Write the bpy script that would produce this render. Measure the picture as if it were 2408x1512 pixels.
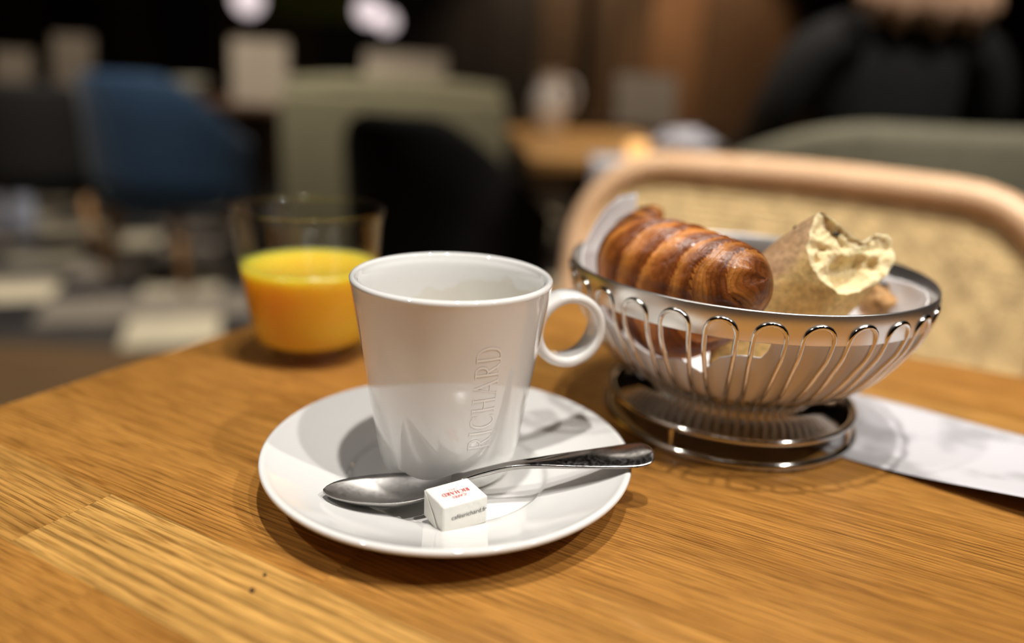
import bpy, bmesh, math, random
from mathutils import Vector, Matrix, noise
random.seed(7)
S = bpy.context.scene
C = S.collection
PI = math.pi
for o in list(bpy.data.objects):
    bpy.data.objects.remove(o)

# ------------------------------------------------------------------ camera
# world: z = 0 is the top of our cafe table, the saucer stands at the origin, the floor is at z = -0.75
FLOOR = -0.75
cd = bpy.data.cameras.new('camera')
cam = bpy.data.objects.new('camera', cd)
C.objects.link(cam)
cam.matrix_world = Matrix(((0.998812, -0.048722, 0.0, 0.022832),
                           (0.014681, 0.300964, -0.953522, -0.276730),
                           (0.046457, 0.952390, 0.301322, 0.158652),
                           (0, 0, 0, 1)))
cd.sensor_fit = 'HORIZONTAL'
cd.sensor_width = 36.0
cd.lens = 26.884
cd.clip_start = 0.01
cd.dof.use_dof = True
cd.dof.focus_distance = 0.284
cd.dof.aperture_fstop = 2.4
S.camera = cam

# ------------------------------------------------------------------ exposure, world and room lamps
S.view_settings.view_transform = 'Standard'
S.view_settings.look = 'None'
S.view_settings.gamma = 1.0
S.view_settings.use_curve_mapping = False
S.view_settings.exposure = 0.17
w = bpy.data.worlds.new('room_world')
S.world = w
w.use_nodes = True
w.node_tree.nodes['Background'].inputs[0].default_value = (0.9, 0.75, 0.6, 1)
w.node_tree.nodes['Background'].inputs[1].default_value = 0.05


def downlight_or_fill(name, loc, target, watt, col, size=55, radius=0.03, blend=0.6):
    l = bpy.data.lights.new(name, 'SPOT')
    l.energy = watt
    l.color = col
    l.spot_size = math.radians(size)
    l.spot_blend = blend
    l.shadow_soft_size = radius
    o = bpy.data.objects.new(name, l)
    C.objects.link(o)
    o.location = loc
    o.rotation_euler = (Vector(target) - Vector(loc)).to_track_quat('-Z', 'Y').to_euler()
    return o


WARM = (1.0, 0.955, 0.90)
# the ceiling spots over our table (directions of the first four read from the saucer's shadows)
downlight_or_fill('downlight_or_fill', (0.12, -0.12, 1.85), (0.05, 0.05, 0), 84, WARM)
downlight_or_fill('downlight_or_fill', (1.40, -0.60, 1.85), (0.05, 0.05, 0), 82, WARM)
downlight_or_fill('downlight_or_fill', (0.62, -0.40, 1.85), (0.05, 0.05, 0), 52, WARM)
downlight_or_fill('downlight_or_fill', (-1.00, -0.45, 1.85), (0.05, 0.05, 0), 34, WARM)
downlight_or_fill('downlight_or_fill', (0.45, -0.55, 1.85), (0.36, 0.62, -0.10), 115, WARM, 30, 0.03, 0.9)  # added fill spot without a known fixture, brightens the cane chair back
# spots further back in the room
downlight_or_fill('downlight_or_fill', (0.85, 0.50, 1.85), (0.85, 1.30, 0.1), 120, (1.0, 0.90, 0.78), 50)  # unseen spot added to brighten the sage chair and the hair
downlight_or_fill('downlight_or_fill', (-1.3, 2.0, 1.85), (-1.4, 2.75, -0.75), 190, (1.0, 0.88, 0.74), 75)
downlight_or_fill('downlight_or_fill', (-2.4, 3.2, 1.85), (-2.4, 3.8, 0), 80, (1.0, 0.85, 0.7), 80)
downlight_or_fill('downlight_or_fill', (-0.9, 2.6, 1.85), (-0.9, 3.2, 0), 36, (1.0, 0.88, 0.72), 80)
downlight_or_fill('downlight_or_fill', (0.3, 1.5, 1.85), (0.3, 2.0, 0), 80, (1.0, 0.88, 0.74), 60)
downlight_or_fill('downlight_or_fill', (0.8, 2.6, 1.85), (0.5, 3.2, 0), 90, (1.0, 0.85, 0.7), 80)
downlight_or_fill('downlight_or_fill', (1.5, 5.0, 1.85), (1.45, 5.95, 0.3), 130, (1.0, 0.66, 0.40), 50)
downlight_or_fill('downlight_or_fill', (0.4, 4.9, 1.85), (0.4, 5.95, 0.2), 110, (1.0, 0.75, 0.5), 75)  # unseen fill spot added to lift the dark far wall

# ------------------------------------------------------------------ helpers


def link(name, me, mat=None, parent=None, smooth=False):
    o = bpy.data.objects.new(name, me)
    C.objects.link(o)
    if mat is not None:
        if len(me.materials) == 0:
            me.materials.append(mat)
    if parent is not None:
        o.parent = parent
    if smooth:
        me.polygons.foreach_set('use_smooth', [True] * len(me.polygons))
        me.update()
    return o


def mesh(name, verts, faces):
    me = bpy.data.meshes.new(name)
    me.from_pydata([tuple(v) for v in verts], [], faces)
    me.update()
    return me


def thing(name, loc=(0, 0, 0), rz=0.0):
    o = bpy.data.objects.new(name, None)
    C.objects.link(o)
    o.empty_display_size = 0.02
    o.location = loc
    o.rotation_euler = (0, 0, rz)
    return o


def tag(o, label=None, cat=None, group=None, kind=None):
    if label:
        o['label'] = label
    if cat:
        o['category'] = cat
    if group:
        o['group'] = group
    if kind:
        o['kind'] = kind
    return o


def bm_mesh(name, bm):
    me = bpy.data.meshes.new(name)
    bmesh.ops.recalc_face_normals(bm, faces=bm.faces)
    bm.to_mesh(me)
    bm.free()
    return me


def box_mesh(name, x0, x1, y0, y1, z0, z1, bev=0.0, seg=2):
    bm = bmesh.new()
    bmesh.ops.create_cube(bm, size=1)
    for v in bm.verts:
        v.co = Vector((x0 + (v.co.x + .5) * (x1 - x0), y0 + (v.co.y + .5) * (y1 - y0), z0 + (v.co.z + .5) * (z1 - z0)))
    if bev > 0:
        bmesh.ops.bevel(bm, geom=bm.edges[:], offset=bev, segments=seg, profile=0.5, affect='EDGES')
    return bm_mesh(name, bm)


def lathe(name, prof, seg=96, close=True):
    """revolve (r, z) points about z; closed profile loops make a solid"""
    verts, faces = [], []
    idx = []
    for r, z in prof:
        if r < 1e-6:
            idx.append([len(verts)] * seg)
            verts.append((0, 0, z))
        else:
            idx.append(list(range(len(verts), len(verts) + seg)))
            for k in range(seg):
                a = 2 * PI * k / seg
                verts.append((r * math.cos(a), r * math.sin(a), z))
    n = len(prof)
    for i in range(n if close else n - 1):
        A, B = idx[i], idx[(i + 1) % n]
        for k in range(seg):
            k2 = (k + 1) % seg
            q = []
            for v in (A[k], A[k2], B[k2], B[k]):
                if v not in q:
                    q.append(v)
            if len(q) > 2:
                faces.append(q)
    bm = bmesh.new()
    me = mesh(name, verts, faces)
    bm.from_mesh(me)
    bpy.data.meshes.remove(me)
    return bm_mesh(name, bm)


def smooth_prof(pts, sub=4):
    """catmull-rom through a profile"""
    out = []
    n = len(pts)
    for i in range(n - 1):
        p0, p1, p2, p3 = [Vector(pts[max(0, min(n - 1, i + d))]) for d in (-1, 0, 1, 2)]
        for s in range(sub):
            t = s / sub
            out.append(tuple(0.5 * ((2 * p1) + (-p0 + p2) * t + (2 * p0 - 5 * p1 + 4 * p2 - p3) * t * t + (-p0 + 3 * p1 - 3 * p2 + p3) * t ** 3)))
    out.append(tuple(pts[-1]))
    return out


def tube(name, pts, rad, seg=8, closed=False):
    pts = [Vector(p) for p in pts]
    n = len(pts)
    if not hasattr(rad, '__len__'):
        rad = [rad] * n
    verts, faces = [], []
    t0 = (pts[1] - pts[0]).normalized()
    ref = Vector((0, 0, 1)) if abs(t0.z) < 0.9 else Vector((1, 0, 0))
    nrm = (ref - t0 * ref.dot(t0)).normalized()
    for i, p in enumerate(pts):
        if closed:
            t = (pts[(i + 1) % n] - pts[i - 1]).normalized()
        else:
            t = (pts[min(n - 1, i + 1)] - pts[max(0, i - 1)]).normalized()
        nrm = (nrm - t * nrm.dot(t)).normalized()
        b = t.cross(nrm)
        for k in range(seg):
            a = 2 * PI * k / seg
            verts.append(p + (nrm * math.cos(a) + b * math.sin(a)) * rad[i])
    for i in range(n if closed else n - 1):
        j = (i + 1) % n
        for k in range(seg):
            k2 = (k + 1) % seg
            faces.append((i * seg + k, i * seg + k2, j * seg + k2, j * seg + k))
    if not closed:
        faces.append(tuple(range(seg - 1, -1, -1)))
        faces.append(tuple(range((n - 1) * seg, n * seg)))
    return mesh(name, verts, faces)


def ring_mesh(name, R, r, z=0, seg=72, s2=10):
    return tube(name, [(R * math.cos(2 * PI * k / seg), R * math.sin(2 * PI * k / seg), z) for k in range(seg)], r, s2, True)


def fbm(p, o=3):
    return noise.fractal(Vector(p), 1.0, 2.0, o)


def sstep(a, b, x):
    t = max(0.0, min(1.0, (x - a) / (b - a)))
    return t * t * (3 - 2 * t)


def copy_tree(o, parent=None):
    c = o.copy()
    C.objects.link(c)
    if parent is not None:
        c.parent = parent
    for ch in [x for x in bpy.data.objects if x.parent == o]:
        copy_tree(ch, c)
    return c


# ------------------------------------------------------------------ materials
def mat(name, col=(0.8, 0.8, 0.8), rough=0.5, metal=0.0, coat=0.0, spec=0.5, emit=None, estr=0.0, trans=0.0, ior=1.45, sss=0.0, sss_r=None, vary=0.0, vscale=8.0, bump=0.0, bscale=200.0, sheen=0.0):
    m = bpy.data.materials.new(name)
    m.use_nodes = True
    nt = m.node_tree
    b = nt.nodes['Principled BSDF']
    b.inputs['Base Color'].default_value = (*col, 1)
    b.inputs['Roughness'].default_value = rough
    b.inputs['Metallic'].default_value = metal
    b.inputs['Coat Weight'].default_value = coat
    b.inputs['Coat Roughness'].default_value = 0.025
    b.inputs['Specular IOR Level'].default_value = spec
    b.inputs['Transmission Weight'].default_value = trans
    b.inputs['IOR'].default_value = ior
    b.inputs['Sheen Weight'].default_value = sheen
    if sss:
        b.inputs['Subsurface Weight'].default_value = sss
        b.inputs['Subsurface Radius'].default_value = sss_r or (0.01, 0.006, 0.003)
        b.inputs['Subsurface Scale'].default_value = 1.0
    if emit:
        b.inputs['Emission Color'].default_value = (*emit, 1)
        b.inputs['Emission Strength'].default_value = estr
    if vary or bump:
        tc = nt.nodes.new('ShaderNodeTexCoord')
        if vary:
            n = nt.nodes.new('ShaderNodeTexNoise')
            n.inputs['Scale'].default_value = vscale
            n.inputs['Detail'].default_value = 5
            nt.links.new(tc.outputs['Object'], n.inputs['Vector'])
            r = nt.nodes.new('ShaderNodeValToRGB')
            r.color_ramp.elements[0].position = 0.3
            r.color_ramp.elements[1].position = 0.7
            r.color_ramp.elements[0].color = (*[c * (1 - vary) for c in col], 1)
            r.color_ramp.elements[1].color = (*[min(1, c * (1 + vary)) for c in col], 1)
            nt.links.new(n.outputs['Fac'], r.inputs['Fac'])
            nt.links.new(r.outputs['Color'], b.inputs['Base Color'])
        if bump:
            n2 = nt.nodes.new('ShaderNodeTexNoise')
            n2.inputs['Scale'].default_value = bscale
            n2.inputs['Detail'].default_value = 3
            nt.links.new(tc.outputs['Object'], n2.inputs['Vector'])
            bp = nt.nodes.new('ShaderNodeBump')
            bp.inputs['Strength'].default_value = bump
            bp.inputs['Distance'].default_value = 0.002
            nt.links.new(n2.outputs['Fac'], bp.inputs['Height'])
            nt.links.new(bp.outputs['Normal'], b.inputs['Normal'])
    return m


class NT:
    """tiny node-graph helper"""

    def __init__(s, m):
        s.nt = m.node_tree
        s.b = s.nt.nodes['Principled BSDF']

    def n(s, t, **kw):
        x = s.nt.nodes.new(t)
        for k, v in kw.items():
            if k.startswith('i_'):
                x.inputs[k[2:].replace('_', ' ')].default_value = v
            else:
                setattr(x, k, v)
        return x

    def l(s, a, b):
        s.nt.links.new(a, b)

    def ramp(s, fac, stops):
        r = s.n('ShaderNodeValToRGB')
        e = r.color_ramp.elements
        while len(e) < len(stops):
            e.new(0.5)
        for i, (p, c) in enumerate(stops):
            e[i].position = p
            e[i].color = (*c, 1)
        s.l(fac, r.inputs['Fac'])
        return r.outputs['Color']

    def math(s, op, a, b=None):
        x = s.n('ShaderNodeMath', operation=op)
        for i, v in enumerate((a, b)):
            if v is None:
                continue
            if isinstance(v, (int, float)):
                x.inputs[i].default_value = v
            else:
                s.l(v, x.inputs[i])
        return x.outputs[0]

    def mix(s, fac, a, b, mode='MIX'):
        x = s.n('ShaderNodeMix', data_type='RGBA', blend_type=mode)
        for i, v in ((0, fac), (6, a), (7, b)):
            if isinstance(v, (int, float)):
                x.inputs[i].default_value = v
            elif isinstance(v, tuple):
                x.inputs[i].default_value = (*v, 1)
            else:
                s.l(v, x.inputs[i])
        return x.outputs[2]


def oak_material():
    """oiled oak: x runs along the grain; tone and seed are properties of each stave"""
    m = mat('oiled_oak', rough=0.33, coat=0.12)
    g = NT(m)
    tc = g.n('ShaderNodeTexCoord')
    tone = g.n('ShaderNodeAttribute', attribute_type='OBJECT', attribute_name='tone')
    seed = g.n('ShaderNodeAttribute', attribute_type='OBJECT', attribute_name='seed')
    ring = g.n('ShaderNodeAttribute', attribute_type='OBJECT', attribute_name='ring')
    off = g.n('ShaderNodeCombineXYZ')
    for i, k in enumerate((3.1, 7.7, 5.3)):
        g.l(g.math('MULTIPLY', seed.outputs['Fac'], k), off.inputs[i])
    add = g.n('ShaderNodeVectorMath', operation='ADD')
    g.l(tc.outputs['Object'], add.inputs[0])
    g.l(off.outputs[0], add.inputs[1])

    def stretched(sx, sy, detail, scale=1.0):
        mp = g.n('ShaderNodeMapping')
        mp.inputs['Scale'].default_value = (sx, sy, sy)
        g.l(add.outputs[0], mp.inputs['Vector'])
        nz = g.n('ShaderNodeTexNoise')
        nz.inputs['Scale'].default_value = scale
        nz.inputs['Detail'].default_value = detail
        g.l(mp.outputs[0], nz.inputs['Vector'])
        return nz.outputs['Fac']
    # growth rings: bands across the stave, warped slowly along it
    warp = stretched(2.6, 12, 2)
    sep = g.n('ShaderNodeSeparateXYZ')
    g.l(add.outputs[0], sep.inputs[0])
    yy = g.math('ADD', g.math('MULTIPLY', sep.outputs['Y'], 1.0), g.math('MULTIPLY', warp, 0.026))
    jit = stretched(14, 220, 3)
    ph = g.math('ADD', g.math('MULTIPLY', yy, g.math('ADD', g.math('MULTIPLY', ring.outputs['Fac'], 700.0), 250.0)), g.math('MULTIPLY', jit, 1.1))
    fr = g.math('FRACT', ph)
    rings = g.ramp(fr, [(0.0, (0.30, 0.30, 0.30)), (0.12, (0.72, 0.72, 0.72)), (0.5, (1, 1, 1)), (0.86, (0.9, 0.9, 0.9)), (1.0, (0.30, 0.30, 0.30))])
    # fine pores: short dark dashes along the grain
    pores = g.ramp(stretched(55, 1500, 3), [(0.36, (0.45, 0.38, 0.3)), (0.50, (1, 1, 1))])
    fine = g.ramp(stretched(16, 420, 4), [(0.3, (0.66, 0.62, 0.56)), (0.68, (1.08, 1.06, 1.04))])
    broad = g.ramp(stretched(5, 34, 2), [(0.3, (0.80, 0.76, 0.70)), (0.7, (1.08, 1.08, 1.08))])
    base = g.ramp(tone.outputs['Fac'], [(0.0, (0.42, 0.185, 0.036)), (0.5, (0.55, 0.265, 0.060)), (1.0, (0.74, 0.43, 0.125))])
    c = g.mix(0.70, base, rings, 'MULTIPLY')
    c = g.mix(0.9, c, fine, 'MULTIPLY')
    c = g.mix(0.75, c, pores, 'MULTIPLY')
    c = g.mix(0.9, c, broad, 'MULTIPLY')
    g.l(c, g.b.inputs['Base Color'])
    g.l(g.ramp(fine, [(0.4, (0.42, 0.42, 0.42)), (1.0, (0.30, 0.30, 0.30))]), g.b.inputs['Roughness'])
    bp = g.n('ShaderNodeBump')
    bp.inputs['Strength'].default_value = 0.25
    bp.inputs['Distance'].default_value = 0.0004
    g.l(pores, bp.inputs['Height'])
    g.l(bp.outputs['Normal'], g.b.inputs['Normal'])
    return m


def wood_material(name, a, b, sx=4, sy=60, rough=0.45):
    m = mat(name, rough=rough)
    g = NT(m)
    tc = g.n('ShaderNodeTexCoord')
    mp = g.n('ShaderNodeMapping')
    mp.inputs['Scale'].default_value = (sx, sy, sy)
    g.l(tc.outputs['Object'], mp.inputs['Vector'])
    nz = g.n('ShaderNodeTexNoise')
    nz.inputs['Scale'].default_value = 1.0
    nz.inputs['Detail'].default_value = 4
    g.l(mp.outputs[0], nz.inputs['Vector'])
    g.l(g.ramp(nz.outputs['Fac'], [(0.3, a), (0.7, b)]), g.b.inputs['Base Color'])
    return m


OAK = oak_material()
PORC = mat('white_porcelain', (0.80, 0.79, 0.765), 0.06, coat=1.0, spec=0.5)
STEEL = mat('polished_steel', (0.62, 0.60, 0.57), 0.13, metal=1.0, vary=0.06, vscale=60)
CHROME = mat('chrome_wire', (0.72, 0.70, 0.66), 0.09, metal=1.0, vary=0.05, vscale=40)
LEGWOOD = wood_material('leg_beech', (0.40, 0.21, 0.075), (0.55, 0.31, 0.12), 60, 6)
DARKWOOD = wood_material('dark_walnut', (0.045, 0.022, 0.010), (0.085, 0.042, 0.018), 4, 50, 0.5)
BLACKFAB = mat('black_cloth', (0.007, 0.007, 0.0075), 0.9, vary=0.2, vscale=60)
BLUEFAB = mat('navy_blue_velvet', (0.006, 0.034, 0.085), 0.8, vary=0.15, vscale=30, sheen=0.1)
PALESAGE = mat('pale_sage_velvet', (0.27, 0.26, 0.185), 0.8, vary=0.1, vscale=30, sheen=0.15)
SAGEFAB = mat('sage_green_velvet', (0.175, 0.165, 0.100), 0.8, vary=0.1, vscale=30, sheen=0.15)
PAPER = mat('white_paper', (0.80, 0.79, 0.79), 0.6, bump=0.15, bscale=90)
CARD = mat('cream_card', (0.27, 0.23, 0.18), 0.7, vary=0.05)

# ------------------------------------------------------------------ the room shell
X0, X1, Y0, Y1, ZC = -4.5, 4.0, -3.2, 6.0, 1.95
WALLM = mat('dark_brown_plaster', (0.060, 0.043, 0.030), 0.8, vary=0.2, vscale=2)
CEILM = mat('charcoal_ceiling', (0.06, 0.05, 0.042), 0.9, vary=0.1, vscale=2)
BACKM = mat('warm_taupe_plaster', (0.13, 0.10, 0.075), 0.8, vary=0.15, vscale=1.5)


def struct(name, me, m, label=None):
    o = link(name, me, m)
    tag(o, label, None, None, 'structure')
    return o


floor = struct('floor', box_mesh('floor', X0, X1, Y0, Y1, FLOOR - 0.12, FLOOR - 0.012), mat('screed', (0.05, 0.045, 0.04), 0.8, vary=0.1))
struct('ceiling', box_mesh('ceiling', X0, X1, Y0, Y1, ZC, ZC + 0.1), CEILM)
wall_back = struct('wall_back', box_mesh('wall_back', X0, X1, Y1, Y1 + 0.1, FLOOR - 0.1, ZC + 0.1), WALLM)
struct('wall_left', box_mesh('wall_left', X0 - 0.1, X0, Y0, Y1, FLOOR - 0.1, ZC + 0.1), WALLM)
struct('wall_right', box_mesh('wall_right', X1, X1 + 0.1, Y0, Y1, FLOOR - 0.1, ZC + 0.1), WALLM)
struct('wall_front', box_mesh('wall_front', X0, X1, Y0 - 0.1, Y0, FLOOR - 0.1, ZC + 0.1), BACKM)
# wooden panels on the far wall, each a board of its own
PANM = [wood_material('walnut_panel', (0.050, 0.028, 0.013), (0.085, 0.050, 0.024), 40, 3, 0.55),
        wood_material('black_stained_panel', (0.012, 0.009, 0.008), (0.020, 0.015, 0.012), 40, 3, 0.55),
        wood_material('chestnut_panel', (0.10, 0.052, 0.022), (0.15, 0.080, 0.036), 40, 3, 0.55)]
pw = 0.42
pan_me = [box_mesh('panel', 0.006, pw - 0.006, -0.03, 0, FLOOR + 0.1, ZC - 0.05, 0.006, 1) for _ in PANM]
for me, m in zip(pan_me, PANM):
    me.materials.append(m)
pattern = {0: 1, 4: 1, 5: 0, 6: 0, 7: 1, 8: 1, 9: 1, 10: 1, 11: 0, 12: 0, 13: 2, 14: 0, 15: 0}
for k in range(20):
    o = link('panel', pan_me[pattern.get(k, (1, 0, 1, 0)[k % 4])], None, wall_back)
    o.location = (X0 + k * pw, Y1, 0)
# floor boards near us, patterned tiles further off (the visible left side is laid piece by piece)
BOARD = wood_material('brown_floor_board', (0.13, 0.080, 0.038), (0.19, 0.118, 0.058), 3, 40, 0.4)
bme = box_mesh('board', -0.9, 0.9, -0.069, 0.069, -0.012, 0, 0.002, 1)
bme.materials.append(BOARD)
for j in range(22):
    for i in range(4):
        o = link('board', bme, None, floor)
        o.location = (1.72 - 1.802 * i + 0.55 * (j % 3), 2.02 - 0.1382 * j, FLOOR)
        o.rotation_euler = (0, 0, 0.0)
TILE = [mat('charcoal_tile', (0.035, 0.035, 0.038), 0.35, vary=0.25, vscale=6),
        mat('ivory_tile', (0.72, 0.66, 0.50), 0.35, vary=0.12, vscale=6),
        mat('grey_tile', (0.30, 0.27, 0.23), 0.35, vary=0.15, vscale=6)]
tme = []
for m in TILE:
    me = box_mesh('tile', -0.158, 0.158, -0.158, 0.158, -0.012, 0, 0.003, 1)
    me.materials.append(m)
    tme.append(me)
ca, sa = math.cos(0.35), math.sin(0.35)
for i in range(-10, 16):
    for j in range(-8, 13):
        u_, v_ = i * 0.32, j * 0.32
        x, y = -1.6 + u_ * ca - v_ * sa, 2.5 + u_ * sa + v_ * ca
        if y > 2.26 and y < 5.2 and -3.6 < x < 2.6:
            rr = random.random()
            kk = (1 if rr < 0.45 else 2) if (i + j) % 2 == 0 else (0 if rr < 0.8 else 2)
            o = link('tile', tme[kk], None, floor)
            o.location = (x, y, FLOOR)
            o.rotation_euler = (0, 0, 0.35)

# ------------------------------------------------------------------ our table: oak staves glued side by side
TA = math.radians(-28)
tab = thing('cafe_table', (0, 0, 0), TA)
tag(tab, 'golden oak stave table in the foreground carrying cup, basket and juice', 'table')
edges_t = [-0.430, -0.388, -0.346, -0.304, -0.262, -0.228, -0.190, -0.155, -0.1145, -0.0765, -0.0310, 0.010, 0.050, 0.090, 0.135, 0.178, 0.222, 0.262, 0.302]
S0, S1 = -0.217, 0.62
fixed = {7: ([-0.057, 0.42], [0.40, 0.30, 0.5]), 8: ([-0.1035, 0.47], [0.72, 0.92, 0.5]), 9: ([0.0, 0.30], [0.45, 0.55, 0.6]), 10: ([0.055, 0.40], [0.35, 0.45, 0.5]),
         11: ([-0.13, 0.33], [0.30, 0.30, 0.5]), 12: ([0.02, 0.45], [0.32, 0.38, 0.6]), 13: ([-0.06, 0.30], [0.30, 0.48, 0.6])}
rings_of = {(7, 0): 0.6, (7, 1): 0.35, (8, 0): 0.10, (8, 1): 0.0, (10, 1): 0.5, (11, 1): 0.55, (9, 1): 0.25}
for i in range(len(edges_t) - 1):
    if i in fixed:
        cuts, tones = fixed[i]
    else:
        cuts = [random.uniform(-0.1, 0.1), random.uniform(0.28, 0.45)]
        tones = [random.uniform(0.2, 0.65) for _ in range(3)]
    cs = [S0] + cuts + [S1]
    for j in range(3):
        cx, cy = (cs[j] + cs[j + 1]) / 2, (edges_t[i] + edges_t[i + 1]) / 2
        hx, hy = (cs[j + 1] - cs[j]) / 2 - 0.00005, (edges_t[i + 1] - edges_t[i]) / 2 - 0.00005
        me = box_mesh('stave', -hx, hx, -hy, hy, -0.030, 0)
        o = link('stave', me, OAK, tab)
        o.location = (cx, cy, 0)
        o['tone'] = tones[j]
        o['seed'] = random.uniform(0, 10)
        o['ring'] = rings_of.get((i, j), random.uniform(0.1, 0.6))
IRON = mat('black_iron', (0.02, 0.02, 0.02), 0.5, metal=0.6, vary=0.1)
link('frame', box_mesh('frame', S0 + .12, S1 - .12, -.30, .18, -0.052, -0.0302, 0.004), IRON, tab)
link('column', tube('column', [(0.2, -0.06, -0.052), (0.2, -0.06, -0.40), (0.2, -0.06, FLOOR + 0.03)], 0.035, 16), IRON, tab, True)
link('base', box_mesh('base', -0.02, 0.42, -0.28, 0.16, FLOOR, FLOOR + 0.03, 0.008), IRON, tab)

# ------------------------------------------------------------------ saucer
prof = [(0, .0052), (.022, .0052), (.0300, .0052), (.0362, .0053), (.0384, .0058), (.0398, .0070), (.0416, .0078), (.050, .0100), (.060, .0133), (.068, .0166), (.0706, .0179), (.0719, .0181), (.0727, .0174), (.0723, .0160),
        (.068, .0134), (.058, .0092), (.047, .0062), (.0415, .0050), (.0400, .0030), (.0385, .00236), (.0362, .00236), (.0350, .0030), (.0340, .0040), (0, .0040)]
sauc = link('saucer', lathe('saucer', smooth_prof(prof, 4), 128, False), PORC, None, True)
tag(sauc, 'round white porcelain saucer under the coffee cup', 'saucer')


def saucer_z(r):
    pr = prof[:12]
    for (a, za), (b, zb) in zip(pr, pr[1:]):
        if r <= b:
            return za + (zb - za) * (r - a) / (b - a)
    return .018


# ------------------------------------------------------------------ cup
CUP = Vector((-0.001, 0.008, 0.0))
CB, CT, CZ0, CZ1 = .0268, .0390, .0054, .0866


def cup_r(z):
    return CB + (CT - CB) * (z - CZ0) / (CZ1 - CZ0)


cup = thing('coffee_cup', (CUP.x, CUP.y, 0))
tag(cup, 'empty white porcelain coffee cup with ring handle on the saucer', 'cup')
CUPM = mat('white_porcelain_cup', (0.80, 0.79, 0.765), 0.04, coat=1.0)
g = NT(CUPM)     # milk-coffee stain dried on the inside wall
tc = g.n('ShaderNodeTexCoord')
sp = g.n('ShaderNodeSeparateXYZ')
g.l(tc.outputs['Object'], sp.inputs[0])
rad = g.math('SQRT', g.math('ADD', g.math('MULTIPLY', sp.outputs['X'], sp.outputs['X']), g.math('MULTIPLY', sp.outputs['Y'], sp.outputs['Y'])))
# signed distance of this point from the middle of the wall
inner = g.math('LESS_THAN', rad, g.math('ADD', g.math('MULTIPLY', sp.outputs['Z'], (CT - CB) / (CZ1 - CZ0)), CB - CZ0 * (CT - CB) / (CZ1 - CZ0) - 0.0014))
nz = g.n('ShaderNodeTexNoise')
nz.inputs['Scale'].default_value = 55
nz.inputs['Detail'].default_value = 4
g.l(tc.outputs['Object'], nz.inputs['Vector'])
top = g.math('ADD', g.math('MULTIPLY', nz.outputs['Fac'], 0.022), g.math('MULTIPLY', sp.outputs['X'], 0.25))
lvl = g.math('LESS_THAN', sp.outputs['Z'], g.math('ADD', top, 0.061))
patch = g.ramp(nz.outputs['Fac'], [(0.35, (0.60, 0.52, 0.37)), (0.6, (0.70, 0.65, 0.53))])
g.l(g.mix(g.math('MULTIPLY', g.math('MULTIPLY', inner, lvl), 0.45), (0.80, 0.79, 0.765), patch), g.b.inputs['Base Color'])
th = 0.0034
po = [(0, CZ0), (.0195, CZ0), (.0228, CZ0 + .0002), (.0252, CZ0 + .0016), (.0268, CZ0 + .0042), (cup_r(.016), .016), (cup_r(.03), .03), (cup_r(.05), .05), (cup_r(.07), .07), (cup_r(.0825), .0825), (.0389, .0852), (.0384, .0863), (.0374, .0867), (.0363, .0862),
      (.0356, .0848), (cup_r(.08) - th - .0006, .08), (cup_r(.06) - th, .06), (cup_r(.035) - th, .035), (cup_r(.018) - th, .018), (.0222, .0125), (.019, .0105), (0, .0100)]
link('body', lathe('body', smooth_prof(po, 4), 128, False), CUPM, cup, True)
# ring handle: a broad strap bent round a circle, its plane through the cup axis
HA = math.radians(20)
hc_r, hc_z, hR = 0.0492, 0.0618, 0.0137
verts, faces = [], []
nseg, cs_n = 64, 12
for i in range(nseg):
    a = 2 * PI * i / nseg
    wdt = 0.0060 + 0.0004 * math.cos(a)      # half width of the strap
    for k in range(cs_n):
        b = 2 * PI * k / cs_n
        ex = 0.55
        cxx = math.copysign(abs(math.cos(b)) ** ex, math.cos(b)) * 0.0022
        cyy = math.copysign(abs(math.sin(b)) ** ex, math.sin(b)) * wdt
        rr = hR + cxx
        lr, lz = hc_r + rr * math.cos(a), hc_z + rr * math.sin(a)
        verts.append((lr * math.cos(HA) - cyy * math.sin(HA), lr * math.sin(HA) + cyy * math.cos(HA), lz))
for i in range(nseg):
    j = (i + 1) % nseg
    for k in range(cs_n):
        k2 = (k + 1) % cs_n
        faces.append((i * cs_n + k, j * cs_n + k, j * cs_n + k2, i * cs_n + k2))
link('handle', mesh('handle', verts, faces), PORC, cup, True)

# serif capitals drawn with strokes: (points, widths) in a box of height 1; th = thick stem, tn = thin stroke


def arc(cx, cy, rx, ry, a0, a1, n=14):
    return [(cx + rx * math.cos(math.radians(a0 + (a1 - a0) * k / n)), cy + ry * math.sin(math.radians(a0 + (a1 - a0) * k / n))) for k in range(n + 1)]


TK, TN = 0.125, 0.05


def stem(x, w=TK):
    return [([(x, 0.0), (x, 1.0)], [w, w]), ([(x - .13, 0.018), (x + .13, 0.018)], [.036, .036]), ([(x - .13, .982), (x + .13, .982)], [.036, .036])]


def thick_arc(pts, cx, rx, lo=TN, hi=TK):
    return (pts, [lo + (hi - lo) * min(1, abs(p[0] - cx) / rx) ** 1.5 for p in pts])


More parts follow.
